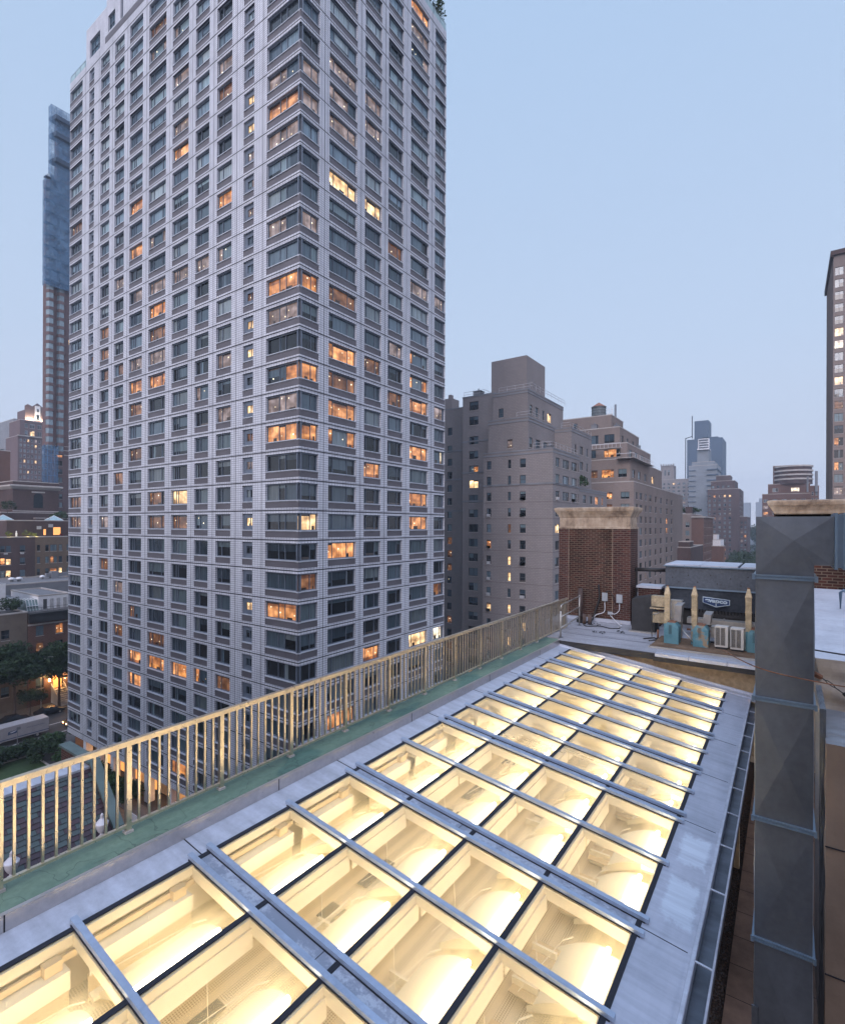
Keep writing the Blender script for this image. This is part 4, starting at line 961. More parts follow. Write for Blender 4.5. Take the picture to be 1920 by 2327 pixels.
# horizontal ducts behind
def hduct(lab,parts,loc,m):
    t=thing('air_duct',lab,'duct',loc,'galvanised ducts behind the heaters')
    for nm,bxs in parts:
        b=MB()
        for q in bxs: b.box(*q)
        b.build(nm,m if nm!='hanger' else M['black'],t,bevel=.006)
hduct('pair of stubby lit galvanised ducts beside the black hood',[('duct_body',[(-3.66,-3.22,18.3,18.6,-2.62,-2.28),(-3.62,-3.24,18.3,18.6,-3.15,-2.82)]),('duct_rim',[(-3.70,-3.2,18.25,18.65,-2.70,-2.66)])],(-3.4,18.4,-3.5),M['galvwarm'])
hduct('upper galvanised duct crossing behind the flues below the blue sign',[('duct_body',[(-2.75,-.4,19.3,19.7,-3.22,-3.05)]),('duct_rim',[(-1.72,-1.68,19.28,19.72,-3.24,-3.03),(-.95,-.92,19.28,19.72,-3.24,-3.03)])],(-1.6,19.5,-3.4),M['galvlt'])
hduct('lower grey duct casing behind the white fan units',[('duct_body',[(-1.95,-.4,18.4,18.8,-3.45,-3.13)]),('duct_rim',[(-1.95,-.4,18.38,18.82,-3.13,-3.115)])],(-1.2,18.6,-3.5),M['galvlt'])
hduct('tall intake duct rising behind the leftmost teal heater',[('duct_body',[(-3.02,-2.72,18.0,18.25,-3.5,-2.35)]),('duct_rim',[(-3.05,-2.70,17.98,18.27,-2.36,-2.33)])],(-2.9,18.1,-3.5),M['galvlt'])
# ---- service side: gravel, pavers, drop
b=MB(); b.box(-.66,6,-3,40,-6.35,-6.2); o=b.build('walkway',M['paver'],None,loc=(2,10,-6.35)); o['kind']='structure'; 
M['pavgap']=M['gasket']
b=MB(); b.poly(((-.93,-3,-6.24),(-.66,-3,-6.24),(-.66,16.3,-6.24),(-.93,16.3,-6.24)))
rgv=random.Random(8)
for _ in range(5200):
    x=rgv.uniform(-.925,-.67);y=3+11*rgv.random()**1.3;r=rgv.uniform(.008,.02);z=-6.235+rgv.uniform(0,.012)
    a=rgv.uniform(0,6.28); pts=[(x+math.cos(a+k*1.57)*r*rgv.uniform(.7,1.3),y+math.sin(a+k*1.57)*r*rgv.uniform(.7,1.3),z) for k in range(4)]
    tp=(x,y,z+r*.8)
    for k in range(4): b.poly((pts[k],pts[(k+1)%4],tp),rgv.choice([0,1,2]))
tag(b.build('gravel',[mat('gravel_dark',(.05,.035,.03),.95,0,.3,20),mat('gravel_brown',(.11,.07,.05),.95),mat('gravel_grey',(.09,.085,.085),.95)],None,loc=(-.8,8,-6.24)),kind='stuff')
# vertical duct
vd=thing('vertical_duct','tall square grey sheet-metal duct rising in front at the right','duct',(-.03,6.33,-6.2))
xa,xb,ya,yb=-.257,.203,6.1,6.56; zj=[-6.18,-5.25,-4.06,-2.87,-1.69,-.49,.11]
for i in range(6):
    z0,z1=zj[i]+.015,zj[i+1]-.015
    b=MB()
    if i<5:
        # cross-broken faces: shallow pyramids
        for (p,q,r_,s_,nx,ny) in (((xa,ya),(xb,ya),z0,z1,0,-1),((xb,ya),(xb,yb),z0,z1,1,0),((xb,yb),(xa,yb),z0,z1,0,1),((xa,yb),(xa,ya),z0,z1,-1,0)):
            c=((p[0]+q[0])/2+nx*.018,(p[1]+q[1])/2+ny*.018,(z0+z1)/2)
            A,B,C,D=(p[0],p[1],z0),(q[0],q[1],z0),(q[0],q[1],z1),(p[0],p[1],z1)
            for u,v in ((A,B),(B,C),(C,D),(D,A)): b.poly((u,v,c))
        b.build('duct_section',M['galv'],vd)
    else:
        # elbow and horizontal run to the right
        c=((xa+.9)/2,ya-.010,(-.36+.11)/2)
        for (px,qx,za_,zb_) in ((xa,.20,-.49,.11),):
            pass
        e0,e1=xa,.35
        cc=((e0+e1)/2,ya-.016,-.13)
        A,B,C,D=(e0,ya,-.475),(e1,ya,-.36),(e1,ya,.10),(e0,ya,.10)
        A2=(xb,ya,-.475);B2=(xb,ya,-.36)
        for u,v in ((A,A2),(A2,B2),(B2,B),(B,C),(C,D),(D,A)): b.poly((u,v,cc))
        b.poly(((e0,ya,.10),(e1,ya,.10),(e1,yb,.10),(e0,yb,.10))); b.poly(((e0,yb,-.475),(e0,ya,-.475),(e0,ya,.10),(e0,yb,.10)))
        b.poly(((e0,yb,-.475),(e0,yb,.10),(e1,yb,.10),(e1,yb,-.36),(xb,yb,-.36),(xb,yb,-.475))); b.poly(((xb,ya,-.475),(xb,yb,-.475),(xb,yb,-.36),(xb,ya,-.36))); b.poly(((xb,ya,-.36),(xb,yb,-.36),(e1,yb,-.36),(e1,ya,-.36)))
        b.build('elbow',M['galv'],vd)
        b=MB(); b.box(.44,2.6,ya+.002,yb-.002,-.36,.10); b.build('duct_section',M['galv'],vd)
        b=MB()
        for x in (.352,.415): b.box(x,x+.025,ya-.03,yb+.03,-.39,.13)
        b.box(.377,.415,ya-.012,yb+.012,-.375,.115); b.build('flange',M['flange'],vd,bevel=.003)
for z in zj[1:-1]:
    b=MB()
    b.box(xa-.022,xb+.022,ya-.022,yb+.022,z-.022,z-.008); b.box(xa-.022,xb+.022,ya-.022,yb+.022,z+.008,z+.022); b.box(xa-.012,xb+.012,ya-.012,yb+.012,z-.008,z+.008)
    fl=b.build('flange',M['flange'],vd,bevel=.002)
    b=MB()
    for x in (xa-.018,xb+.018): b.box(x-.012,x+.012,ya-.035,ya-.022,z-.028,z+.028)
    b.box(xa+.2,xa+.27,ya-.026,ya-.0225,z-.012,z+.0); b.build('bolt',M['flange'],fl)
b=MB(); b.box(xa-.02,xa+.03,ya-.025,ya-.012,-5.6,-4.72); b.build('lap_plate',M['galv'],vd)
wire('guy_wire','thin dark wire stretched across the duct and foil lagging',[(-.75,8.5,-1.75),(-.262,6.07,-1.375),(.208,6.07,-1.44),(1.2,6.3,-1.53)],.006,M['rust'],grp='wires by the vertical duct')
wire('guy_wire','upper black wire from the duct edge to the right above the foil box',[(.24,7.2,-1.36),(.6,7.4,-1.42),(2.2,8,-1.62)],.009,M['black'],grp='wires by the vertical duct')
t=thing('turnbuckle','rusty turnbuckle with its link hooked behind the duct','turnbuckle',(.27,6.9,-1.6))
b=MB(); b.tube([(.225,6.75,-1.52),(.285,6.8,-1.56)],.028,7); b.build('hook',M['rust'],t)
b=MB(); b.tube([(.285,6.8,-1.56),(.32,6.82,-1.59)],.006,6); 
for s_ in (-1,1): b.tube([(.32,6.82,-1.59),(.345,6.83+.002*s_,-1.61+.014*s_),(.385,6.85+.002*s_,-1.64+.014*s_),(.41,6.86,-1.665)],.005,6)
b.tube([(.41,6.86,-1.665),(.475,6.9,-1.72)],.006,6); b.build('link',M['black'],t); b=MB(); b.tube([(.475,6.9,-1.72),(.505,6.9,-1.74)],.018,6); b.build('shackle',M['black'],t)
# foil wrapped ducts to the right
def crumple(name,lab,x0,x1,y0,y1,z0,z1,m,mt,nx=26,ny=40,amp=.02,seed=1,slope=0):
    t=thing(name,lab,'duct',((x0+x1)/2,(y0+y1)/2,z0),'foil wrapped ducts')
    r=random.Random(seed); b=MB()
    def grid(f,nu,nv,mi):
        pts=[[f(i/nu,j/nv) for j in range(nv+1)] for i in range(nu+1)]
        for i in range(nu):
            for j in range(nv): b.poly((pts[i][j],pts[i+1][j],pts[i+1][j+1],pts[i][j+1]),mi)
    ph=[r.uniform(0,6.28) for _ in range(8)]
    def w(u,v): return amp*(math.sin(u*23+ph[0]+3*math.sin(v*9+ph[1]))*.5+math.sin(v*31+ph[2]+2*math.sin(u*7))*.6+math.sin((u+v)*17+ph[3])*.4)*min(1,8*u,8*(1-u),8*v,8*(1-v))
    grid(lambda u,v:(x0+(x1-x0)*u,y0+(y1-y0)*v,z1+slope*(v)+w(u,v)),nx,ny,0)
    grid(lambda u,v:(x0+(x1-x0)*u,y0-w(u,v),z0+(z1-z0)*v),nx,ny,1)
    grid(lambda u,v:(x0-w(u,v),y1+(y0-y1)*u,z0+(z1+slope*(1-u)-z0)*v),ny,nx,1)
    b.poly(((x1,y0,z0),(x1,y1,z0),(x1,y1,z1+slope),(x1,y0,z1)),1); b.poly(((x0,y1,z0),(x0,y1,z1+slope),(x1,y1,z1+slope),(x1,y1,z0)),1)
    b.build('foil_wrap',[m,mt],t,smooth=True)
    return t
foil=metal('white_foil_wrap',(.55,.56,.60),.45,.25,grime=.1,streak=(1,6,1)); foild=metal('warm_foil_wrap',(.40,.34,.28),.5,.3,grime=.2)
t=crumple('wrapped_duct','large white foil wrapped duct filling the far right behind the wires',.15,2.6,9.6,15.2,-3.6,-1.93,foil,foild,amp=.02,seed=4,slope=.5)
t=crumple('wrapped_duct','nearer brown lagged duct box along the lower right edge',.385,2.4,7.9,9.4,-6.2,-2.6,metal('grey_foil',(.30,.31,.33),.4,.5,grime=.3),M['canvas'],amp=.012,seed=9)
b=MB(); 
for z in (-3.84,-5.37): b.box(.38,2.41,7.885,7.897,z,z+.012)
b.build('wrap_seam',M['gasket'],t)
t=crumple('wrapped_duct','narrow foil wrapped riser in the gap just right of the vertical duct',.33,.395,8.1,9.3,-6.2,-2.25,M['galv'],M['galv'],8,30,.006,seed=3)
# right-hand brick wall and stone coping
t=thing('penthouse_wall','brick bulkhead wall with a long stone cornice at the right edge','wall',(1,17,-3.6))
b=MB(); b.box(-.30,7,16.6,22,-3.6,.36); b.build('brickwork',M['brick_soot'],t)
b=MB(); cornice(b,-.28,7,16.6,22,[(.0,.20),(.0,.33),(.03,.36),(.05,.42),(.11,.52),(.15,.57),(.17,.64),(.17,.68),(.10,.70)]); b.build('stone_cornice',M['stone'],t)
t=thing('step_rail','blue grey tube rail in front of the right brick wall','railing',(1.1,13.4,-1.6))
b=MB(); b.tube([(.86,13.2,-1.95),(.86,13.2,-1.30),(.90,13.2,-1.25),(1.1,13.1,-1.35),(2.2,12.6,-2.1)],.03,8); b.build('handrail',M['flange'],t,smooth=True)
b=MB(); b.tube([(.99,13.15,-2.05),(.99,13.15,-1.32)],.03,8); b.tube([(.86,13.2,-1.7),(1.1,13.1,-1.75),(2.1,12.7,-2.4)],.022,8); b.build('post',M['flange'],t,smooth=True)
t=thing('stub_bracket','angled steel bracket leaning behind the duct above the turnbuckle','bracket',(.25,7.5,-2.3)); b=MB(); b.hexa([(.225,7.0,-1.66),(.30,7.0,-1.66),(.30,7.05,-1.66),(.225,7.05,-1.66)],[(.225,7.0,-1.37),(.238,7.0,-1.37),(.238,7.05,-1.37),(.225,7.05,-1.37)]); b.build('plate',M['galvlt'],t)

# unseen brick block added behind the camera to shade the duct side
t=thing('duct_shade_block','unseen brick block added behind the viewpoint to shade the duct','building',(5,-7,-35)); b=MB(); b.box(.2,14,-16,-1.6,-35,5); b.build('wall',M['brick_soot'],t); b=MB(); b.box(0,14.2,-16.2,-1.5,5,5.3); b.build('coping',M['stone'],t)

# clutter among the rooftop equipment
GP='pipes among the rooftop heaters'
def pipe(lab,pts,r,m):
    b=MB(); b.tube(pts,r,8); o=b.build('service_pipe',m,None,True,loc=Vector(pts[0])); tag(o,lab,'pipe',GP)
pipe('diagonal pale pipe leaning between the first two teal heaters',[(-2.60,17.35,-3.12),(-2.30,17.25,-3.42)],.022,M['galvlt'])
pipe('thin dark pipe run lying behind the fan units',[(-2.0,17.9,-3.5),(-.6,17.9,-3.5)],.03,M['black'])
pipe('rusty pipe run lying below the horizontal duct',[(-2.7,19.0,-3.38),(-.4,19.0,-3.38)],.035,M['rust'])
pipe('thin conduit rising at the left of the black hood',[(-3.62,18.2,-3.6),(-3.62,18.2,-2.9),(-3.4,18.2,-2.8)],.018,M['galvlt'])
pipe('short copper stub between the black hood and first heater',[(-3.38,17.9,-3.6),(-3.38,17.9,-3.3)],.03,M['rust'])
pipe('black hose curling on the membrane beside the deck',[(-3.75,17.6,-3.58),(-3.5,17.9,-3.57),(-3.3,17.7,-3.57),(-3.55,17.4,-3.58)],.02,M['black'])
t=thing('unit_stand','black steel stand with slatted grille under the cooling unit sign','stand',(-1.2,20,-3.6)); b=MB(); b.box(-2.7,.3,20.1,20.2,-3.05,-2.98)
for k in range(30): b.box(-2.65+k*.095,-2.60+k*.095,20.1,20.14,-2.98,-2.86)
b.build('grille_bar',M['black'],t); b=MB()
for x in (-2.7,-1.7,-.7): b.box(x,x+.06,20.1,20.16,-3.6,-3.05)
b.build('leg',M['black'],t)
for i,(x,y,s_,lab) in enumerate(((-5.2,17.6,.12,'crumpled dark scrap on the membrane roof left of centre'),(-4.6,18.2,.09,'small scrap of felt near the black hood'),(-5.75,18.9,.14,'bundle of dark debris at the chimney foot'))):
    b=MB(); r_=random.Random(i)
    for _ in range(14):
        a=Vector((x+r_.uniform(-s_,s_)*1.6,y+r_.uniform(-s_,s_),-3.6+r_.uniform(0,s_*.5))); b.poly((a,a+Vector((r_.uniform(.02,.09),r_.uniform(-.05,.05),.01)),a+Vector((r_.uniform(-.02,.06),r_.uniform(.02,.09),.03))))
    tag(b.build('roof_scrap',M['black'],loc=(x,y,-3.6)),lab,'debris','scraps on the roof')
HAZE=.0004
M['urnw']=mat('white_urn_paint',(.55,.54,.58),.5,0,.06,3)
M['brick_tan2']=mat('tan_render',(.13,.105,.085),.9,0,.2,.5)
M['palebal']=mat('pale_balcony_wall',(.17,.19,.215),.8,0,.15,.1)
M['truckw']=mat('truck_white',(.33,.31,.32),.5,0,.08,1.5)
M['bayglass']=mat('bay_window_glass',(.15,.20,.23),.12,0,.35,.3)
# ================================================================ setting: ground, street, lawn
def struct(name,mb,m): o=mb.build(name,m); o['kind']='structure'; return o
M['asphalt']=mat('asphalt',(.045,.045,.05),.8,0,.3,.5,fine=6); M['walk']=mat('pavement_concrete',(.09,.085,.085),.85,0,.2,.4,fine=4); M['grass']=mat('lawn_grass',(.035,.065,.02),.9,0,.35,.5,fine=5)
M['citypave']=mat('city_ground',(.03,.03,.035),.9,0,.25,.05)
b=MB(); b.poly(((-4000,-600,-35.15),(3000,-600,-35.15),(3000,5000,-35.15),(-4000,5000,-35.15))); struct('ground',b,M['citypave'])
b=MB(); b.poly(((-112.5,-200,-35.12),(-98,-200,-35.12),(-98,900,-35.12),(-112.5,900,-35.12)))
b.poly(((4,30,-35.12),(22,30,-35.12),(22,3000,-35.12),(4,3000,-35.12))); struct('road',b,M['asphalt'])
b=MB(); b.box(-118,-112.5,-200,900,-35.15,-35.0); b.box(-98,-88,-200,300,-35.15,-35.0); b.box(-88,-16,31.2,33,-35.15,-35.0); struct('pavement',b,M['walk'])
b=MB(); b.poly(((-105.3,-100,-35.116),(-105.15,-100,-35.116),(-105.15,600,-35.116),(-105.3,600,-35.116)));  b.poly(((-100.3,30,-35.116),(-100.15,30,-35.116),(-100.15,60,-35.116),(-100.3,60,-35.116))); struct('road_marking',b,M['white'])
b=MB(); b.box(-93,-76,8,30.3,-35.14,-34.9); struct('lawn',b,M['grass'])
b=MB(); b.box(-93.2,-75.8,30.3,30.5,-35.1,-34.75); b.box(-93.2,-93,8,30.3,-35.1,-34.75); b.box(-76,-75.8,8,30.3,-35.1,-34.75); o=b.build('lawn_kerb',M['trim']); tag(o,'thin stone edging round the lawn below the hedge','kerb')
b=MB(); b.box(-74,-60,22,31.1,-35.14,-34.95); struct('terrace',b,M['ply'])
# ---- street trees and hedges
rg=random.Random(21)
for i,(x,y,h,r,lab) in enumerate(((-114.5,27,14.5,5,'street tree at the far left edge of the frame above the parked cars'),(-114,34.5,15,5.2,'big street tree just right of the leftmost one, in front of the tan low building'),(-114,41.5,14.3,4.6,'street tree before the dark cornice of the red low building'),(-113.5,47.5,14,4.4,'street tree half hidden behind the left edge of the white tower'))):
    tree('street_tree',lab,'tree',x,y,-35,h,r,rg,M['leaf'],9000,.36,'street trees across the avenue',.28,.36,34)
tree('street_tree','smaller street tree with sparse crown beside the street lamp','tree',-112.9,36.5,-35,6.5,2.6,rg,M['leaf'],1200,.25,'street trees across the avenue',.15,.3,12)
for i,(x,y,h,r,lf,lab) in enumerate(((-93,21,3.2,3.2,'leaf','low hedge tree at the bottom left corner beyond the lawn'),(-93.5,25.2,2.9,3.0,'leaf','low hedge tree under the cab of the white truck'),(-93.8,29.2,2.7,2.6,'leaf','low hedge tree under the middle of the white truck'),(-93.2,33.0,2.9,2.2,'leaf2','low hedge tree between the truck tail and the tower corner'),(-90.2,30.6,3.4,2.4,'leaf','dense hedge tree at the corner of the lawn'),(-92,37.2,5.5,2.2,'leaf2','bright green bush hugging the left corner of the tower'),
    (-85.5,32.1,3.0,1.9,'leaf2','shrub by the orange timber hoarding'),(-81.5,32.0,3.2,1.9,'leaf','shrub in front of the first lit lobby bay'),(-77.5,31.9,3.4,1.9,'leaf2','shrub left of the tall railing post'),(-73.8,31.6,3.4,1.8,'leaf','shrub above the wooden bench'),(-70.2,31.6,3.6,1.7,'leaf2','tall shrub right of the bench'),(-66.8,31.9,3.8,1.5,'leaf','shrub at the left end of the white fence'),(-57.4,31.4,2.6,1.6,'leaf','dark shrub at the right end of the white fence'))):
    tree('hedge_shrub',lab,'shrub',x,y,-35,h,r,rg,M[lf],1500,.26,'garden shrubs round the tower foot',.1,.1,14)
for x,y,lab in ((-76,30.9,'maroon shrub beside the bench'),(-59.8,31.6,'maroon bush between the white fence and the dark shrub')):
    tree('red_shrub',lab,'shrub',x,y,-35,2.2,1.2,rg,M['leafred'],800,.2,'maroon shrubs',.08,.1,10)
t=thing('garden_fence','white picket fence panel in the garden at the tower foot','fence',(-61.5,30.5,-35)); b=MB(); b.box(-64.3,-58.8,30.5,30.56,-34.2,-34.1); b.box(-64.3,-58.8,30.5,30.56,-34.75,-34.65)
for i in range(38): b.box(-64.3+i*.145,-64.21+i*.145,30.44,30.495,-34.95,-34.05)
b.build('picket_panel',M['white'],t)
for x in (-64.35,-61.5,-58.75): b=MB(); b.box(x-.06,x+.06,30.5,30.62,-35,-33.95); b.build('post',M['white'],t)
t=thing('garden_bench','pale wooden slatted bench on the garden terrace','bench',(-70,29.3,-34.95)); b=MB()
for k in range(4): b.box(-71.2,-68.9,29.0+k*.16,29.12+k*.16,-34.5,-34.45)
b.build('seat',M['trim'],t); b=MB()
for k in range(3): b.box(-71.2,-68.9,29.66,29.70,-34.35+k*.15,-34.25+k*.15)
b.build('backrest',M['trim'],t)
for x in (-71.1,-69.0): b=MB(); b.box(x,x+.08,29.05,29.7,-34.95,-34.5); b.build('leg',M['trim'],t)
# ---- white delivery truck
t=thing('delivery_truck','white box truck with a blue emblem driving along the avenue','truck',(-102,31,-35.12))
b=MB(); xa,xb=-103.2,-100.8; b.box(xa,xb,28.9,35.2,-34.45,-32.25); b.build('cargo_box',M['truckw'],t,bevel=.04)
b=MB(); b.hexa([(xa,26.9,-34.5),(xb,26.9,-34.5),(xb,28.88,-34.5),(xa,28.88,-34.5)],[(xa+.1,27.5,-32.5),(xb-.1,27.5,-32.5),(xb-.02,28.88,-32.3),(xa+.02,28.88,-32.3)]); cb=b.build('cab',M['truckw'],t,bevel=.05)
b=MB(); b.hexa([(xb-.02,27.45,-33.6),(xb+.015,27.45,-33.6),(xb+.015,28.6,-33.6),(xb-.02,28.6,-33.6)],[(xb-.12,27.75,-32.75),(xb-.06,27.75,-32.75),(xb-.03,28.6,-32.75),(xb-.1,28.6,-32.75)]); b.build('side_window',M['black'],cb)
b=MB(); b.hexa([(xa+.1,27.10,-33.7),(xb-.1,27.10,-33.7),(xb-.1,27.2,-33.7),(xa+.1,27.2,-33.7)],[(xa+.2,27.42,-32.75),(xb-.2,27.42,-32.75),(xb-.2,27.5,-32.75),(xa+.2,27.5,-32.75)]); b.build('windscreen',M['black'],cb)
b=MB(); b.box(xb+.001,xb+.02,27,35.2,-34.22,-34.12); b.build('stripe',M['signb'],t)
b=MB(); plx=xb+.012; b.poly(((plx,29.6,-33.55),(plx,30.8,-33.45),(plx,30.95,-32.95),(plx,29.7,-33.05))); b.poly(((plx,29.6,-33.55),(xb,29.6,-33.55),(xb,30.8,-33.45),(plx,30.8,-33.45))); em=b.build('emblem_panel',M['signb'],t)
b=MB(); plx+=.01; b.poly(((plx,29.75,-33.42),(plx,30.55,-33.22),(plx,30.85,-33.02),(plx,30.2,-33.12),(plx,29.8,-33.16),(plx,30.15,-33.26))); b.build('emblem_bird',M['white'],em)
textmesh('UNITED STATES POSTAL SERVICE',(xb+.01,33.3,-33.1),.17,M['signb'],t,rotz=R(90),bold=.0)
for y in (28.2,33.6):
    for x in (xa+.15,xb-.15):
        b=MB(); b.tube([(x-.14,y,-34.66),(x+.14,y,-34.66)],.44,16); w=b.build('wheel',M['black'],t); b=MB(); b.tube([(x-.15,y,-34.66),(x+.15,y,-34.66)],.2,10); b.build('rim',M['galvlt'],w)
M['headlamp']=emat('headlamp',(1,.55,.2),5); M['lampglow']=emat('warm_lamp',(1,.55,.2),7); M['lampw']=emat('white_lamp',(1,.93,.8),12)
M['carp']=mat('dark_car_paint',(.02,.022,.028),.25,.3,.1); M['carglass']=mat('car_glass',(.02,.025,.03),.08)
def car(lab,x,y,d=1,lights=False,grp='cars on the avenue'):
    t=thing('car',lab,'car',(x,y,-35.12),grp); z=-35.12
    prof=[(-2.2,.35),(-2.25,.75),(-1.3,.9),(-.75,1.42),(.9,1.45),(1.6,.98),(2.2,.88),(2.25,.4)]
    b=MB(); w=.88
    def pp(sx,q): 
        k=.78 if q[1]>1.2 else 1
        return (x+sx*w*k,y+d*q[0],z+q[1])
    for i in range(len(prof)-1): b.poly((pp(-1,prof[i]),pp(1,prof[i]),pp(1,prof[i+1]),pp(-1,prof[i+1])))
    b.poly([pp(1,q) for q in prof]); b.poly([pp(-1,q) for q in prof][::-1]); b.poly((pp(-1,prof[0]),pp(-1,prof[-1]),pp(1,prof[-1]),pp(1,prof[0])))
    b.build('body',M['carp'],t,bevel=.05)
    for s in (-1,1):
        b=MB(); b.hexa([(x+s*(w-.02),y+d*-1.05,z+.95),(x+s*(w+.006),y+d*-1.05,z+.95),(x+s*(w+.006),y+d*1.3,z+1.0),(x+s*(w-.02),y+d*1.3,z+1.0)],[(x+s*(w*.8-.02),y+d*-.7,z+1.36),(x+s*(w*.8+.01),y+d*-.7,z+1.36),(x+s*(w*.8+.01),y+d*.85,z+1.38),(x+s*(w*.8-.02),y+d*.85,z+1.38)]); b.build('side_window',M['carglass'],t)
        for q in (-1.4,1.4):
            b=MB(); b.tube([(x+s*(w-.22),y+d*q,z+.33),(x+s*(w+.01),y+d*q,z+.33)],.33,14); wh=b.build('wheel',M['black'],t); b=MB(); b.tube([(x+s*(w-.2),y+d*q,z+.33),(x+s*(w+.02),y+d*q,z+.33)],.17,8); b.build('rim',M['galvlt'],wh)
        b=MB(); b.box(x+s*.5,x+s*.8,y+d*2.22,y+d*2.28,z+.6,z+.78); b.build('headlight',M['headlamp'] if lights else M['carglass'],t)
car('dark car with glowing headlight following the white truck',-102,40.2,-1,True)
car('black parked car in front of the lit stoop',-111.2,38.9,-1)
car('black parked car partly behind the roof of the truck',-111.2,33.4,-1)
car('dark parked car at the left edge above the truck cab',-111.2,27.9,-1)
# street lamp
t=thing('street_lamp','tall grey street lamp with curved arm among the trees','street lamp',(-113,38.2,-35)); b=MB(); b.tube([(-113,38.2,-35),(-113,38.2,-26),(-112.9,38.5,-25.2),(-112.6,39.1,-24.8),(-112.4,39.7,-24.8)],[.13,.09,.07,.06,.05],8); b.build('post',M['trim'],t,smooth=True); b=MB(); b.box(-112.6,-112.25,39.6,40.2,-24.9,-24.78); b.build('lamp_head',M['white'],t)
# short post sign near hedge
t=thing('kerb_post','plain grey sign post in front of the white truck','post',(-97.6,29.9,-35)); b=MB(); b.tube([(-97.6,29.9,-35),(-97.6,29.9,-31.6)],.06,6); b.build('post',M['slab'],t); b=MB(); b.box(-97.65,-97.55,29.8,30.3,-32.0,-31.6); b.build('sign_plate',M['slab'],t)
# ================================================================ buildings left
rb=random.Random(77)
def rowsdown(zc,n,p,h): return [(zc-i*p,zc-i*p+h) for i in range(n)][::-1]
# low tan building and red building with cornice (across the avenue)
def ex_tan(root): pass
generic('townhouse','low tan rendered building at the left edge behind the street trees','building',(-125,28,-35),[dict(box=(-140,-118,14,37.6,-35,-16.9),win={'+X':dict(cols=[(3,4.3),(9,10.3),(15,16.3),(19.6,20.9)],zs=rowsdown(-21.6,4,3.5,1.9))})],M['brick_tan2'],M['frame_dark'],rb,.15)
def ex_red(root):
    b=MB(); b.box(-118.01,-117.3,37.7,53,-18.9,-17.3); b.box(-118,-117.0,37.7,53,-17.3,-17.1); b.build('dark_cornice',M['black'],root)
    b=MB(); b.box(-118,-117.85,37.7,53,-19.5,-19.2); b.build('lintel_band',M['trim'],root)
    # stoop with stairs and lit doorway
    b=MB()
    for i in range(9): b.box(-118,-113.9-(i*.36)+0,41.6,43.6,-35+i*.3-.15,-35+(i+1)*.3-.15)
    b.build('stoop_stairs',M['trim'],root)
    for y in (41.5,43.6): b=MB(); b.hexa([(-117.9,y,-35),(-113.8,y,-35),(-113.8,y+.12,-35),(-117.9,y+.12,-35)],[(-117.9,y,-31.3),(-113.8,y,-34.0),(-113.8,y+.12,-34.0),(-117.9,y+.12,-31.3)]); b.build('stoop_wall',M['trim'],root)
    b=MB(); b.box(-117.99,-117.9,41.9,43.3,-32.3,-29.9); b.build('door',M['amber'],root)
    for y in (41.2,43.9):
        b=MB(); b.box(-117.95,-117.65,y-.12,y+.12,-30.8,-30.3); b.build('door_lantern',M['lampglow'],root)
generic('townhouse','red brick townhouse with heavy dark cornice and a lit stoop across the avenue','building',(-125,45,-35),[dict(box=(-140,-118,37.7,53,-35,-17.1),win={'+X':dict(cols=[(1.3,2.6),(4.6,5.9),(8.0,9.3),(11.3,12.6)],zs=[(-31.8,-29.8),(-28.3,-26.3),(-25,-23),(-21.6,-19.7)],lit={(1,3):'o',(1,1):'o',(0,2):'d',(2,1):'d'})})],M['brick_orange'],M['frame_dark'],rb,.1,extra=ex_red,coping=False)
for (x,y,z,e) in ((-117.3,41.2,-30.4,260),(-117.3,43.9,-30.4,260),(-112.4,38.0,-28.5,130),(-117,28,-31.5,120)):
    l=bpy.data.lights.new('street_glow','POINT'); l.energy=e*.45; l.color=(1,.6,.25); l.shadow_soft_size=.15; o=bpy.data.objects.new('lantern_light',l); COL.objects.link(o); o.location=(x+.35,y,z)
# white rooftop house and greenhouses
def ex_wh(root):
    for k in range(4):
        y=41.2+k*1.15; b=MB(); b.box(-121.02,-120.95,y,y+.62,-16.95,-15.0); d=b.build('french_door',M['frame_lt'] if k else M['frame_dark'],root)
    b=MB(); b.box(-121,-118.2,37.9,53,-17.1,-17.02); b.build('roof_deck',M['walk'],root)
    b=MB(); b.tube([(-118.2,38,-16.2),(-118.2,53,-16.2)],.03,5)
    for i in range(16): b.tube([(-118.2,38+i,-17.1),(-118.2,38+i,-16.2)],.02,4)
    b.build('terrace_rail',M['black'],root)
generic('rooftop_house','white rooftop pavilion with french doors on the red townhouse','building',(-126,43,-17.1),[dict(box=(-136,-121,40.4,46.0,-17.08,-14.4))],M['white'],M['frame_lt'],rb,extra=ex_wh,roofm=M['paleroof'])
def greenhouse(lab,x0,x1,y0,y1,z0,z1):
    t=thing('greenhouse',lab,'greenhouse',((x0+x1)/2,(y0+y1)/2,z0),'rooftop glass rooms')
    b=MB(); b.hexa([(x0,y0,z0),(x1,y0,z0),(x1,y1,z0),(x0,y1,z0)],[(x0,y0,z1),(x1-.9,y0,z1-.1),(x1-.9,y1,z1-.1),(x0,y1,z1)]); b.build('glass_wall',M['railglass2'],t)
    b=MB()
    n=4
    for i in range(n+1):
        y=y0+(y1-y0)*i/n; b.tube([(x1+.03,y,z0),(x1-.87,y,z1-.08),(x0,y,z1+.03)],.05,4)
    for z in (z0+.9,): b.box(x1-.3,x1+.02,y0,y1,z,z+.07)
    b.build('glazing_bar',M['white'],t)
M['railglass2']=mat('greenhouse_glass',(.16,.22,.22),.12,0,.3,.6)
greenhouse('glass greenhouse at the right end of the white rooftop pavilion',-123,-118.8,46.0,49.5,-17.0,-14.2)
greenhouse('small glass lean-to left of the white rooftop pavilion',-124,-120.5,38.4,40.35,-17.0,-14.9)
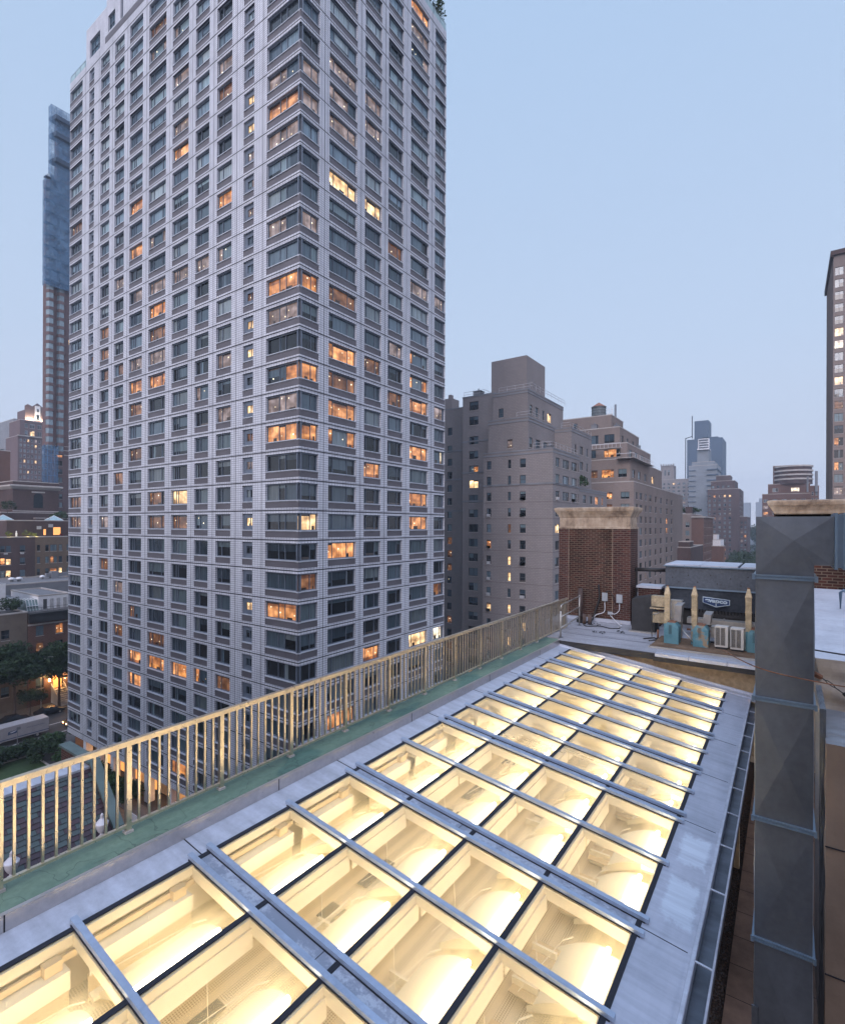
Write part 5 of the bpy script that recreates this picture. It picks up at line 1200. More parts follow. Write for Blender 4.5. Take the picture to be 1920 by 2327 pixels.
generic('bulkhead','white rendered bulkhead block at the left edge behind the roof garden','building',(-128,33,-17),[dict(box=(-134,-124,27,36.0,-16.9,-11.6)),dict(box=(-135,-126,36.0,38,-16.9,-14.6))],M['white'],M['frame_lt'],rb,coping=False,roofm=M['paleroof'])
generic('flat_roof_block','pale flat roofed block behind the white pavilion with roof ducts','building',(-145,45,-35),[dict(box=(-153,-137,30,56,-35,-13.3))],M['slab'],M['frame_lt'],rb,roofm=M['paleroof'])
for i,(x,y,s,lab) in enumerate(((-145,43.2,1.0,'left mushroom vent on the pale flat roof'),(-145,44.6,1.0,'second mushroom vent from the left on the pale flat roof'),(-146,49.5,.8,'third mushroom vent, nearest the long roof duct'))):
    t=thing('roof_vent',lab,'vent',(x,y,-13.3),'mushroom vents'); b=MB(); b.tube([(x,y,-13.3),(x,y,-12.7)],.35*s,10); b.build('stem',M['slab'],t); b=MB(); b.tube([(x,y,-12.8),(x,y,-12.6),(x,y,-12.3)],[.7*s,.75*s,.3*s],12); b.build('hood',M['white'],t,smooth=True)
t=thing('roof_duct','long grey rooftop duct run on the pale flat roof','duct',(-147,52.5,-13.3)); b=MB(); b.box(-147.5,-146.5,50.5,56,-12.9,-12.0); b.box(-147.7,-146.2,51.5,53,-13.3,-11.6); b.build('duct_body',M['slab'],t)
tree('roof_shrub','dark maple growing on the rooftop beside the small glass lean-to','shrub',-121.0,36.0,-16.9,3.2,2.3,rg,M['leaf'],1300,.2,'roof garden plants',.08,.1,12)
t=thing('roof_table','white outdoor table at the left edge of the roof garden','table',(-119.2,32.5,-16.9)); b=MB(); b.box(-119.8,-118.6,31.2,33.6,-16.2,-16.1); b.build('tabletop',M['white'],t)
for yy in (31.4,33.3): b=MB(); b.box(-119.3,-119.1,yy,yy+.1,-16.9,-16.2); b.build('leg',M['white'],t)
# mid distance: brown and tan brick apartment pair
bz=[(-7.0-3.02*i,-5.35-3.02*i) for i in range(9)][::-1]
def acs(ys): 
    def f(root):
        for y,z in ys: b=MB(); b.box(-155,-154.7,y,y+.7,z,z+.4); b.build('window_air_conditioner',M['frame_lt'],root)
    return f
generic('apartment_block','dark brown brick apartment block at the left edge, windows glowing','building',(-165,45,-35),[dict(box=(-180,-155,30,51.0,-35,-3.4),win={'+X':dict(cols=[(13.9,14.85),(15.0,16.05),(17.8,18.95)],zs=bz,lit={(1,7):'y',(0,7):'o',(0,6):'o',(1,6):'y',(2,5):'d'})})],M['brick_brown'],M['frame_dark'],rb,0,extra=acs([(47.9,-7.5),(44.6,-7.5)]))
generic('apartment_block','tan brick apartment block next to the dark brown one','building',(-165,60,-35),[dict(box=(-180,-155.02,51.0,75,-35,-3.4),win={'+X':dict(cols=[(.4,1.1),(2.2,3.0),(3.3,4.8),(5.2,6.0),(7.0,8.2),(9.3,10.4)],zs=bz,lit={(2,7):'o',(2,6):'o',(3,6):'y'})})],M['brick_tan'],M['frame_dark'],rb,0)
def ex_pent(root):
    for y0_,y1_,z0_,z1_ in ((53.8,54.3,-2.9,-1.4),(56,57.6,-2.9,-.9)): b=MB(); b.box(-158.02,-157.9,y0_,y1_,z0_,z1_); b.build('window',M['amber'],root)
    for y,z in ((52.3,-1.4),(54.9,-.9)): b=MB(); b.box(-158,-157.6,y,y+.9,z,z+.8); b.build('wall_air_conditioner',M['frame_lt'],root)
    b=MB()
    b.build if 0 else None
generic('penthouse','dark brick penthouse set back on the roof terrace with planters','building',(-165,50,-3.4),[dict(box=(-178,-158,46,75,-3.4,.7))],M['brick_brown'],M['frame_dark'],rb,extra=ex_pent)
for (y,s,lf,lab) in ((45.9,1.0,'leafy','yellow lit shrub at the left end of the roof terrace'),(49.6,1.3,'leafy','largest yellow lit shrub on the roof terrace'),(51.2,.8,'leafy','small yellow lit shrub beside the window air conditioner'),(57.2,.6,'leafred','dark climber at the lit terrace window')):
    tree('terrace_shrub',lab,'shrub',-156.3,y,-3.4,1.8*s,.9*s,rg,M[lf],350,.13,'roof terrace shrubs',.05,.1,8)
t=thing('garden_statue','pale statue on the roof terrace between two shrubs','statue',(-156,47.4,-3.4)); b=MB(); b.lathe(-156,47.4,[(-3.4,.28),(-3.1,.3),(-3.0,.16),(-2.6,.22),(-2.3,.2),(-2.15,.1),(-2.0,.15),(-1.85,.12),(-1.75,.03)],10); b.build('figure',M['white'],t,smooth=True)
for y in (45.9,49.4,51.3):
    l=bpy.data.lights.new('terrace_uplight','POINT'); l.energy=30; l.color=(1,.8,.25); l.shadow_soft_size=.05; o=bpy.data.objects.new('terrace_uplight',l); COL.objects.link(o); o.location=(-154.9,y,-2.9)
for y0_,lab in ((45.2,'left glass roof pyramid behind the dark penthouse'),(56.5,'right glass roof pyramid beside the tower edge')):
    t=thing('roof_lantern',lab,'rooflight',(-164,y0_+2,.7),'glass roof pyramids'); b=MB(); x0,x1=-167,-163; y1_=y0_+4.2; c=(-165,(y0_+y1_)/2,2.3); q=[(x0,y0_,.7),(x1,y0_,.7),(x1,y1_,.7),(x0,y1_,.7)]
    for k in range(4): b.poly((q[k],q[(k+1)%4],c))
    b.build('glazing',M['railglass'],t); b=MB()
    for k in range(4): b.tube([q[k],c],.06,4)
    b.build('glazing_bar',M['white'],t)
# brick bulkhead with arched opening
def ex_arch(root):
    b=MB(); cornice(b,-205,-185,55.3,67,[(0,10.2),(.3,10.4),(.9,11.0),(.9,11.4),(.5,11.5)]); b.build('stone_cornice',M['trim'],root)
    pts=[(60.4,4.8),(62.8,4.8),(62.8,8.0)]+[(61.6+1.2*math.cos(a),8.0+1.2*math.sin(a)) for a in [i*math.pi/10 for i in range(1,10)]]+[(60.4,8.0)]
    b=MB(); b.poly([(-184.93,y,z) for y,z in pts]); b.poly([(-185,y,z) for y,z in pts][::-1])
    for i in range(len(pts)): a,c=pts[i],pts[(i+1)%len(pts)]; b.poly(((-184.93,*a),(-185,*a),(-185,*c),(-184.93,*c)))
    b.build('arched_window',M['carglass'],root)
    b=MB(); b.box(-185,-184.8,59.9,63.3,9.3,9.7); b.box(-185,-184.85,55.3,67,3.6,3.9); b.build('keystone_band',M['trim'],root)
generic('brick_bulkhead','dark brick tower bulkhead with arched window and stone cornice','building',(-195,61,-35),[dict(box=(-205,-185,55.3,67,-35,12.4))],M['brick_brown'],M['frame_dark'],rb,extra=ex_arch)
generic('dark_roofscape','low dark slate roofed structure below the arched bulkhead','building',(-180,60,-35),[dict(box=(-183,-176,50,70,-35,3.0)),dict(box=(-183,-174,57.5,66,-35,1.5))],M['brick_brown'],M['frame_dark'],rb)
tree('terrace_plant','bare-branched plant on the terrace left of the arched bulkhead','plant',-172,50.3,.6,7,2.2,rg,M['leaf'],500,.25,'roof terrace trees',.1,.3,8)
tree('terrace_plant','bushy plant right of the arched bulkhead beside the white tower','plant',-172,62.3,.6,3.6,2.6,rg,M['leaf2'],700,.25,'roof terrace trees',.1,.1,8)
# orange brick building behind
ob=[(i*3.1-20,i*3.1-18.3) for i in range(12)]
generic('apartment_block','orange brick apartment block rising at the left edge','building',(-210,50,-35),[dict(box=(-225,-200,35,61,-35,12.4),win={'+X':dict(cols=[(20,21.4),(22,22.9),(23,24.4)],zs=ob,lit={(2,9):'o',(2,8):'o',(1,8):'o',(0,8):'o'})}),dict(box=(-225,-203,35,60.0,12.4,23))],M['brick_orange'],M['frame_dark'],rb,.1)
# far glassy blocks
def bluebox(lab,x,y0_,y1_,z1,m='blueslab',name='office_block',w=30):
    generic(name,lab,'building',(x-w/2,(y0_+y1_)/2,-35),[dict(box=(x-w,x,y0_,y1_,-35,z1),win={'+X':dict(cols=[(k*3+.4,k*3+2.6) for k in range(int((y1_-y0_)/3))],zs=[(q*3.6-30,q*3.6-28) for q in range(int((z1+30)/3.6))])})],M[m],M['frame_lt'],rb,.05)
bluebox('distant blue glass block at the left edge, lowest of the far towers',-520,141,157,62)
bluebox('distant dark glass block between the orange building and the lit-crown tower',-460,132,143,54)
bluebox('pale slab behind the left shoulder of the lit-crown tower',-440,132,138,73,'slab')
# tower with floodlit crown
zz_=[(q*3.15-20,q*3.15-18.2) for q in range(24)]
def ex_crown(root):
    b=MB(); b.box(-380.3,-379.4,119.5,133,62.8,63.3); b.box(-374.8,-374,114,133,52.5,53); b.build('cornice_band',M['trim'],root)
    b=MB(); pts=[(120.2,72.4),(121.4,73.6),(124,72.6),(124.8,73.4),(126.6,75.0),(128.6,73.4),(131.5,71.6),(131.5,70),(120.2,70)]
    b.poly([(-381.9,y,z) for y,z in pts]); b.poly([(-383,y,z) for y,z in pts][::-1])
    for i in range(len(pts)): a,c=pts[i],pts[(i+1)%len(pts)]; b.poly(((-381.9,*a),(-383,*a),(-383,*c),(-381.9,*c)))
    b.build('scrolled_gable',M['brick_rose'],root)
    b=MB(); b.box(-381.95,-381.6,125.2,128,64.5,73.2); b.build('pale_niche',M['white'],root); b=MB(); b.box(-381.6,-381.5,126,127.4,64.6,67.6); b.box(-381.6,-381.5,126.2,127.2,69.5,71.3); b.build('window',M['carglass'],root)
generic('crown_tower','distant rose brick tower with a floodlit scrolled crown','tower',(-390,122,-35),[dict(box=(-395,-375,114.4,133,-35,52.5),win={'+X':dict(cols=[(1+k*1.9,2+k*1.9) for k in range(8)],zs=zz_)}),dict(box=(-398,-380,117,133,52.5,63),win={'+X':dict(cols=[(2.5,4),(5,7.5),(9,11),(12,14)],zs=[(54,57),(58.6,61.2)],lit={(1,0):'y'})}),dict(box=(-395,-382,120.2,131.5,63,70),nocop=1)],M['brick_rose'],M['frame_lt'],rb,.06,extra=ex_crown)
for y in (121.5,124,129.5):
    l=bpy.data.lights.new('crown_floodlight','POINT'); l.energy=1100; l.color=(1,.85,.6); l.shadow_soft_size=.3; o=bpy.data.objects.new('crown_floodlight',l); COL.objects.link(o); o.location=(-380.6,y,64.0)
# scaffolded tower
def netmat():
    m,n,b,o=newmat('blue_debris_netting'); p=pos(n)
    tr=n.nodes.new('ShaderNodeBsdfTransparent'); mx=n.nodes.new('ShaderNodeMixShader')
    col=ramp(n,noise(n,p,.35,5,.7),[(.3,(.03,.09,.18)),(.7,(.12,.24,.38))]); n.links.new(col,b.inputs['Base Color']); b.inputs['Roughness'].default_value=.8
    f=ramp(n,noise(n,p,.5,4,.7),[(.35,(.18,.18,.18)),(.6,(.55,.55,.55))])
    n.links.new(f,mx.inputs[0]); n.links.new(tr.outputs[0],mx.inputs[1]); n.links.new(b.outputs[0],mx.inputs[2]); n.links.new(mx.outputs[0],o.inputs[0]); return m
M['net']=netmat()
def ex_scaf(root):
    for k,z in enumerate([q*3.0-20 for q in range(56)]):
        for (y0_,y1_,x1_) in ((73.6,76.1,-213.6),(76.9,79.4,-213.6)):
            b=MB()
            if z>24 and z<122:
                b.hexa([(-215,y0_,z),(x1_,y0_+.5,z),(x1_,y1_-.5,z),(-215,y1_,z)],[(-215,y0_,z+1.1),(x1_,y0_+.5,z+1.1),(x1_,y1_-.5,z+1.1),(-215,y1_,z+1.1)],0)
                b.hexa([(-215,y0_+.1,z+1.1),(x1_-.1,y0_+.6,z+1.1),(x1_-.1,y1_-.6,z+1.1),(-215,y1_-.1,z+1.1)],[(-215,y0_+.1,z+3),(x1_-.1,y0_+.6,z+3),(x1_-.1,y1_-.6,z+3),(-215,y1_-.1,z+3)],1)
                b.build('bay_window',[M['brick_rose'],M['bayglass'],M['frame_dark']],root)
            elif z>=122 and z<146 and k%2==0 and y0_>76:
                b.hexa([(-215,y0_,z),(x1_,y0_+.5,z),(x1_,y1_-.5,z),(-215,y1_,z)],[(-215,y0_,z+.5),(x1_+.8,y0_+.2,z+.5),(x1_+.8,y1_-.2,z+.5),(-215,y1_,z+.5)],2)
                b.build('balcony',[M['brick_rose'],M['railglass'],M['frame_dark']],root)
generic('scaffolded_tower','slim rose brick tower wrapped in blue scaffold netting at its top','tower',(-225,80,-35),[dict(box=(-217.5,-215,76.8,96,-35,28),win={'+X':dict(cols=[(.4,2.2)],zs=[(q*3-30,q*3-28.2) for q in range(19)],lit={(0,18):'o'})},band=[26.5,24.8]),dict(box=(-217.5,-215,73.6,96,28,122),win={'+X':dict(cols=[(7.2,8.6)],zs=[(q*3+29.5,q*3+31.4) for q in range(30)],lit={(0,24):'o',(0,12):'y'})}),dict(box=(-217.5,-215,77.0,96,122,146))],M['brick_rose'],M['frame_dark'],rb,0,extra=ex_scaf)
t=thing('scaffolding','blue netted scaffolding climbing the slim tower behind the white tower','scaffold',(-213,76,60))
b=MB()
XS=(-214.2,-212.6); YS=[72.6,74.2,75.8,77.4,79.0,81.0]
for x in XS:
    for y in YS:
        z1=122 if y<73.5 else 148
        b.tube([(x,y,84),(x,y,z1)],.06,4)
    for q in range(33): b.tube([(x,YS[0] if 84+q*2<122 else YS[1],84+q*2),(x,YS[-1],84+q*2)],.05,4)
for q in range(33):
    for y in YS[1:]: b.tube([(XS[0],y,84+q*2),(XS[1],y,84+q*2)],.05,4)
for q in range(0,28,3): b.tube([(XS[1],YS[1],84+q*2),(XS[1],YS[4],90+q*2)],.05,4)
b.build('scaffold_tube',M['netting'],t)
b=MB(); b.box(-212.5,-212.45,72.6,81,84,121); b.box(-212.5,-212.45,74.2,81,121,148); b.box(-215,-212.5,72.5,72.55,84,121); b.box(-215,-212.5,74.15,74.2,121,148); b.build('netting',M['net'],t)
for z in (128,137,143):
    b=MB(); b.hexa([(-215,74.4,z),(-211.2,75.2,z),(-211.2,80,z),(-215,81,z)],[(-215,74.2,z+1.2),(-210.8,75,z+1.2),(-210.8,80.2,z+1.2),(-215,81.2,z+1.2)]); b.build('work_platform',M['blueslab'],t)
for q in range(10): b=MB(); b.box(-214.6,-212.6,72.6,81,86+q*4,86.2+q*4); b.build('work_platform',M['blueslab'],t)
t=thing('scaffolding','lower dark scaffolding wrapping the foot of the slim brick tower','scaffold',(-212,74,0)); b=MB(); b.box(-214.5,-212.5,72.4,76.6,-35,27.5); b.build('netting',M['net'],t)
b=MB()
for y in (72.4,73.4,74.5,75.6,76.6): b.tube([(-212.3,y,-10),(-212.3,y,28)],.07,4)
for q in range(15): b.tube([(-212.3,72.4,-6+q*2.3),(-212.3,76.6,-6+q*2.3)],.06,4)
b.build('scaffold_tube',M['netting'],t)
# ---- slate roofed house with urns just below the railing
def slatemat():
    m,n,b,o=newmat('mottled_roof_slates'); p=pos(n); s=n.nodes.new('ShaderNodeSeparateXYZ'); n.links.new(p,s.inputs[0])
    sc=n.nodes.new('ShaderNodeMath'); sc.operation='MULTIPLY'; sc.inputs[1].default_value=1.52; n.links.new(s.outputs[2],sc.inputs[0])
    c=n.nodes.new('ShaderNodeCombineXYZ'); n.links.new(s.outputs[1],c.inputs[0]); n.links.new(sc.outputs[0],c.inputs[1])
    t=n.nodes.new('ShaderNodeTexBrick'); t.offset=.5; t.inputs['Scale'].default_value=1; t.inputs['Brick Width'].default_value=.29; t.inputs['Row Height'].default_value=.15; t.inputs['Mortar Size'].default_value=.006; t.inputs['Color1'].default_value=(0,0,0,1); t.inputs['Color2'].default_value=(1,1,1,1); t.inputs['Mortar'].default_value=(.5,.5,.5,1); n.links.new(c.outputs[0],t.inputs[0])
    col=ramp(n,t.outputs['Color'],[(0,(.035,.022,.03)),(.42,(.06,.036,.046)),(.55,(.042,.056,.060)),(1,(.060,.085,.085))])
    dk=n.nodes.new('ShaderNodeMixRGB'); n.links.new(t.outputs['Fac'],dk.inputs[0]); n.links.new(col,dk.inputs[1]); dk.inputs[2].default_value=(.01,.008,.01,1)
    n.links.new(dk.outputs[0],b.inputs['Base Color']); b.inputs['Roughness'].default_value=.55; return m
M['slate']=slatemat(); M['copper']=mat('green_copper',(.10,.14,.135),.6,.2,.2,2)
t=thing('slate_house','neighbouring house with a mottled slate roof below the railing','house',(-17.6,2,-35))
b=MB(); ya,yb=-6,7.2
b.poly(((-16,ya,-8.9),(-16,yb,-8.9),(-17.55,yb,-7.5),(-17.55,ya,-7.5)))
b.poly(((-17.95,ya,-7.5),(-17.95,yb,-7.5),(-19.5,yb,-8.9),(-19.5,ya,-8.9)))
# individual slate courses proud of the plane
nc=14
for i in range(nc):
    f0,f1=i/nc,(i+1)/nc; xa_,za_=-16-1.55*f0,-8.9+1.4*f0; xb_,zb_=-16-1.55*f1,-8.9+1.4*f1; e=.02
    b.poly(((xa_+e,ya,za_+e),(xa_+e,yb,za_+e),(xb_+.004,yb,zb_+.006),(xb_+.004,ya,zb_+.006))); b.poly(((xa_,ya,za_),(xa_,yb,za_),(xa_+e,yb,za_+e),(xa_+e,ya,za_+e)))
b.build('slate_roof',M['slate'],t)
b=MB(); b.box(-18.0,-17.5,ya,yb,-7.51,-7.44); b.build('ridge_flashing',M['sheet'],t)
b=MB(); b.box(-19.5,-16.0,ya,7.2,-35,-8.9); b.build('wall',M['brick_red'],t)
b=MB(); b.box(-16.0,-15.72,ya,7.3,-9.05,-8.93); b.build('gutter',M['black'],t)
b=MB(); b.poly(((-16,7.2,-35),(-19.6,7.2,-35),(-19.6,7.2,-7.35),(-17.5,7.2,-7.35),(-16,7.2,-8.75))[::-1]); b.poly(((-16,7.45,-35),(-16,7.45,-8.75),(-17.5,7.45,-7.35),(-19.6,7.45,-7.35),(-19.6,7.45,-35))[::-1]); b.poly(((-19.6,7.2,-35),(-19.6,7.45,-35),(-19.6,7.45,-7.35),(-19.6,7.2,-7.35))); b.poly(((-16,7.2,-35),(-16,7.2,-8.75),(-16,7.45,-8.75),(-16,7.45,-35))); b.build('gable_wall',M['brick_red'],t)
b=MB(); b.box(-19.65,-17.45,7.14,7.48,-7.35,-7.28); b.hexa([(-15.9,7.16,-8.85),(-15.9,7.45,-8.85),(-17.46,7.45,-7.35),(-17.46,7.16,-7.35)][::-1],[(-15.85,7.16,-8.78),(-15.85,7.45,-8.78),(-17.42,7.45,-7.28),(-17.42,7.16,-7.28)][::-1]); b.build('copper_coping',M['copper'],t)
b=MB(); b.box(-16.1,-15.6,-1,7.4,-35,-9.1); b.build('eaves_parapet',M['slate'],t)
for y,lab in ((6.86,'white urn finial nearest the copper coping'),(4.76,'white urn finial nearer the left edge of the frame'),(2.66,'white urn finial furthest along the parapet towards the camera')):
    u=thing('urn_finial',lab,'urn',(-15.9,y,-9.05),'white urns on the parapet'); z=-8.98
    b=MB(); b.box(-16.03,-15.77,y-.13,y+.13,z,z+.08); b.build('plinth',M['white'],u)
    b=MB(); b.lathe(-15.9,y,[(z+.08,.11),(z+.12,.10),(z+.16,.045),(z+.21,.045),(z+.25,.09),(z+.34,.135),(z+.46,.165),(z+.50,.17),(z+.505,.15),(z+.55,.12),(z+.61,.06),(z+.63,.035),(z+.66,.05),(z+.69,.035),(z+.705,.045),(z+.74,.028),(z+.77,.005)],20); b.build('urn_body',M['urnw'],u,smooth=True)
# ================================================================ buildings right
zsb=[(-4.1+2.85*k,-2.55+2.85*k) for k in range(-10,8)]
FX=[(.7,1.6),(4.9,5.5),(7.2,8.3)]
SX=[(1.2,3.1),(4.6,7.9),(9.1,12.1),(13.3,14.1),(15.7,17.7),(19.8,21.6),(23.4,25.5),(28,29)]
def ex_beige(root):
    ra=random.Random(2)
    for k in range(26):
        c=ra.choice([(-44.8,-43.9),(-38.3,-37.2)]); z=-4.1+2.85*ra.randint(-9,3); b=MB(); b.box(c[0]+.15,c[1]-.15,83.7,84.02,z+.02,z+.5); b.build('window_air_conditioner',M['frame_lt'],root)
    for k in range(16):
        c=ra.choice([(1.4,2.4),(5,6),(9.6,10.6),(16,17)]); z=-4.1+2.85*ra.randint(-3,3); b=MB(); b.box(-32.32,-31.98,84+c[0],84+c[1]-.3,z+.02,z+.5); b.build('window_air_conditioner',M['frame_lt'],root)
    b=MB()
    for k in range(-10,5): b.box(-45.51,-32.29,83.992,84.0,-4.45+2.85*k-.02,-4.45+2.85*k+.02); b.box(-32.30,-32.292,84,97.5,-4.45+2.85*k-.02,-4.45+2.85*k+.02)
    b.build('floor_joint',M['brick_brown'],root)
    def rail(x0,x1,y0,y1,z):
        b=MB()
        for zz in (z+.5,z+1.0): b.tube([(x0,y0,zz),(x1,y0,zz),(x1,y1,zz)],.035,4)
        n=int((x1-x0)/1.6)
        for i in range(n+1): b.tube([(x0+i*(x1-x0)/n,y0,z),(x0+i*(x1-x0)/n,y0,z+1)],.03,4)
        n=max(2,int((y1-y0)/1.8))
        for i in range(n+1): b.tube([(x1,y0+i*(y1-y0)/n,z),(x1,y0+i*(y1-y0)/n,z+1)],.03,4)
        b.build('roof_rail',M['frame_lt'],root)
    rail(-44.5,-37.9,88.2,105,24.9); rail(-36,-32.6,84.3,97.3,13.3); rail(-40,-37.2,86.2,90,19.4); rail(-52.5,-48,88.8,92,25.3); rail(-36,-34.3,98,111,19.0)
    b=MB(); b.tube([(-40.2,92.5,25),(-40.2,92.5,27)],.1,5); b.tube([(-40.2,95,25),(-40.2,95,26.8)],.1,5); b.build('vent_stack',M['slab'],root)
    b=MB(); b.box(-63.5,-61,98,101,25.4,28.3); b.box(-62.6,-61.9,99,100,28.3,29.4); b.build('bulkhead_chimney',M['brick_beige'],root)
generic('beige_apartment','large stepped beige brick apartment building right of the white tower','building',(-45,95,-35),[
 dict(box=(-45.5,-32.3,84,97.5,-35,13.0),win={'-Y':dict(cols=FX,zs=zsb,lit={(1,9):'y',(1,8):'y',(2,5):'y',(1,4):'y',(2,0):'o',(0,2):'y',(1,11):'d'}),'+X':dict(cols=SX[:3]+[(12.7,13.2)],zs=zsb,lit={})},band=[7.1,12.4]),
 dict(box=(-45.5,-32.3,97.5,115.8,-35,7.1),win={'+X':dict(cols=[(c-13.5,d-13.5) for c,d in SX[4:]],zs=zsb,lit={(2,13):'o'})},band=[6.6]),
 dict(box=(-45.5,-37.6,85.8,100,13,19.2),win={'-Y':dict(cols=[(3.9,4.9)],zs=[(14.0,15.6)]),'+X':dict(cols=[(.6,2.0),(3.4,5.6),(7,9),(10.5,11.2)],zs=[(14.0,15.8)],lit={})},band=[18.6]),
 dict(box=(-45.6,-38.6,87.8,106,19.2,24.7),win={'-Y':dict(cols=[(1.2,2.2)],zs=[(20.2,21.9)]),'+X':dict(cols=[(1,2.2),(3.6,5.0),(7,8),(9.5,11.6)],zs=[(20.4,22.2)],lit={(3,0):'y'})},band=[24.2]),
 dict(box=(-45,-34.2,98.5,111,7.1,18.9),win={'+X':dict(cols=[(2,3),(5,7),(9,10.2)],zs=[(8.4,10.1),(11.3,13),(14.4,16.1)])},band=[18.3]),
 dict(box=(-52.6,-45.6,88.5,110,-35,25.1),win={'-Y':dict(cols=[(1.5,3.5)],zs=zsb+[(19.6,21.3),(22.5,24.2)],lit={(0,14):'y',(0,15):'o',(0,1):'o'})},band=[16.3,10.2,4.6]),
 dict(box=(-66,-57.1,96,115,-35,25.2),win={'-Y':dict(cols=[(5.2,6.3)],zs=zsb+[(19.6,21.3)],lit={(0,k):'d' for k in (2,4,7,8,9,10)})},band=[16,9.8,3]),
 dict(box=(-47.6,-40.2,91,100,24.7,32.1),nocop=1)],M['brick_beige'],M['frame_dark'],rb,.04,extra=ex_beige,roofm=M['paleroof'],copmat=M['slab'])
tree('terrace_plant','green planter bush on the right terrace of the stepped beige building','plant',-33.6,101,7.3,3.0,2.2,rg,M['leaf2'],700,.22,'roof terrace trees',.08,.1,8)
# second apartment with water tank
zt2=[(-34+2.9*k,-32.3+2.9*k) for k in range(22)]
S2=dict(cols=[(2,4.2),(6,9),(12,14),(17,20),(24,26.5),(31,34),(40,43),(48,51)],zs=zt2)
def ex_tank(root):
    b=MB(); b.box(-43.5,-33,129.6,131,19.0,19.15); b.box(-34,-29.8,129,152,16.3,16.45); b.build('balcony_slab',M['trim'],root)
    b=MB()
    for z in (20.1,): b.tube([(-43.5,129.5,z),(-33,129.5,z)],.05,4)
    for i in range(12): b.tube([(-43.5+i*.95,129.5,19.1),(-43.5+i*.95,129.5,20.1)],.03,4)
    b.tube([(-33.8,129,17.4),(-29.8,129,17.4),(-29.8,152,17.4)],.05,4)
    for i in range(14): b.tube([(-29.8,129+i*1.7,16.4),(-29.8,129+i*1.7,17.4)],.03,4)
    b.build('balcony_rail',M['white'],root)
    b=MB(); b.tube([(-38.8,147,27),(-38.8,147,33.4)],.28,8); b.build('flue_pipe',M['galv'],root)
generic('tan_apartment','stepped tan brick apartment building carrying a wooden water tank','building',(-38,150,-35),[
 dict(box=(-60,-30,130,200,-35,10.6),win={'-Y':dict(cols=[(19,20.4),(22,25),(27,29)],zs=zt2,lit={(1,14):'o',(1,13):'d'}),'+X':S2}),
 dict(box=(-60,-31.2,131.5,170,10.6,16.4),win={'-Y':dict(cols=[(17,21),(22,25),(26,28)],zs=[(12,14)],lit={(0,0):'d',(1,0):'o'}),'+X':dict(cols=[(2,5),(8,11),(15,18),(24,27)],zs=[(12,14)])}),
 dict(box=(-60,-32.4,133.5,160,16.4,20.5),win={'-Y':dict(cols=[(16,20),(22,26)],zs=[(17.3,19.3)],lit={(1,0):'o'}),'+X':dict(cols=[(2,5),(8,11),(15,18)],zs=[(17.2,19.2)])}),
 dict(box=(-60,-34.7,135.5,156,20.5,25.0),win={'-Y':dict(cols=[(12,15.6),(17,20),(21.5,24)],zs=[(21.2,23.4)]),'+X':dict(cols=[(2,4),(7,9),(13,15)],zs=[(21.4,23.2)])}),
 dict(box=(-58,-38.0,140,152,25,29.2),win={'-Y':dict(cols=[(10,11)],zs=[(26.5,28)]),'+X':dict(cols=[(2,2.8),(4.5,5.3),(7,7.8)],zs=[(26.6,27.6)])})],M['brick_beige2'],M['frame_dark'],rb,.07,extra=ex_tank)
t=thing('water_tank','round wooden water tank with conical roof on the tan apartment building','water tank',(-43,146,29.2))
b=MB(); b.lathe(-43,146,[(29.9,1.95),(33.0,1.85)],20); b.build('barrel',mat('tank_staves',(.11,.13,.14),.8,0,.3,2),t); b=MB(); b.lathe(-43,146,[(33.0,2.05),(34.3,.1)],20); b.build('conical_roof',mat('rusty_cone',(.25,.12,.08),.8),t)
for a in range(6): b=MB(); x=-43+1.5*math.cos(a*1.047); y=146+1.5*math.sin(a*1.047); b.box(x-.1,x+.1,y-.1,y+.1,29.2,29.9); b.build('leg',M['black'],t)
b=MB(); 
for z in (30.3,31.1,31.9,32.6): b.lathe(-43,146,[(z,1.97),(z+.08,1.97)],20)
b.build('hoop',M['black'],t)
t=thing('roof_rack','steel ladder cage beside the water tank','frame',(-40.2,146,29.2)); b=MB()
for x in (-40.6,-39.4): b.tube([(x,146,29.2),(x,146,32.4)],.07,4)
for z in (30,31,32): b.tube([(-40.6,146,z),(-39.4,146,z)],.06,4)
b.build('cage',M['white'],t)
def wgrid(w,step,ww,z0,z1,p,h): return dict(cols=[(k*step+.6,k*step+.6+ww) for k in range(int(w/step))],zs=[(z0+q*p,z0+q*p+h) for q in range(int((z1-z0)/p))])
# roof clutter on the nearer apartment blocks
for i,(x,y,z,w,h,m_,lab) in enumerate(((-51,92,25.1,1.6,1.8,'slab','low plant box on the left wing roof of the beige building'),(-43.5,95,24.7,1.2,1.4,'slab','plant box beside the beige building bulkhead'),(-35.2,90,13.0,1.0,1.3,'slab','grey unit on the lower right roof of the beige building'),(-41.8,138.2,25.0,1.4,1.6,'slab','plant box under the water tank ledge'),(-36.4,139,25.0,1.0,1.1,'galv','steel vent box right of the water tank ledge'),(-33.6,150,20.5,1.2,1.4,'galv','steel vent box on the right terrace of the tan building'),(-36,112,7.1,1.2,1.2,'slab','vent box on the long low roof of the beige building'))):
    t=thing('roof_unit',lab,'roof unit',(x,y,z),'roof units on the apartment blocks'); b=MB(); b.box(x-w/2,x+w/2,y-w/2,y+w/2,z,z+h); b.build('casing',M[m_],t); b=MB(); b.box(x-w/2-.1,x+w/2+.1,y-w/2-.1,y+w/2+.1,z+h,z+h+.12); b.tube([(x,y,z+h+.1),(x,y,z+h+.7)],.12,6); b.build('cowl',M['galv'],t)
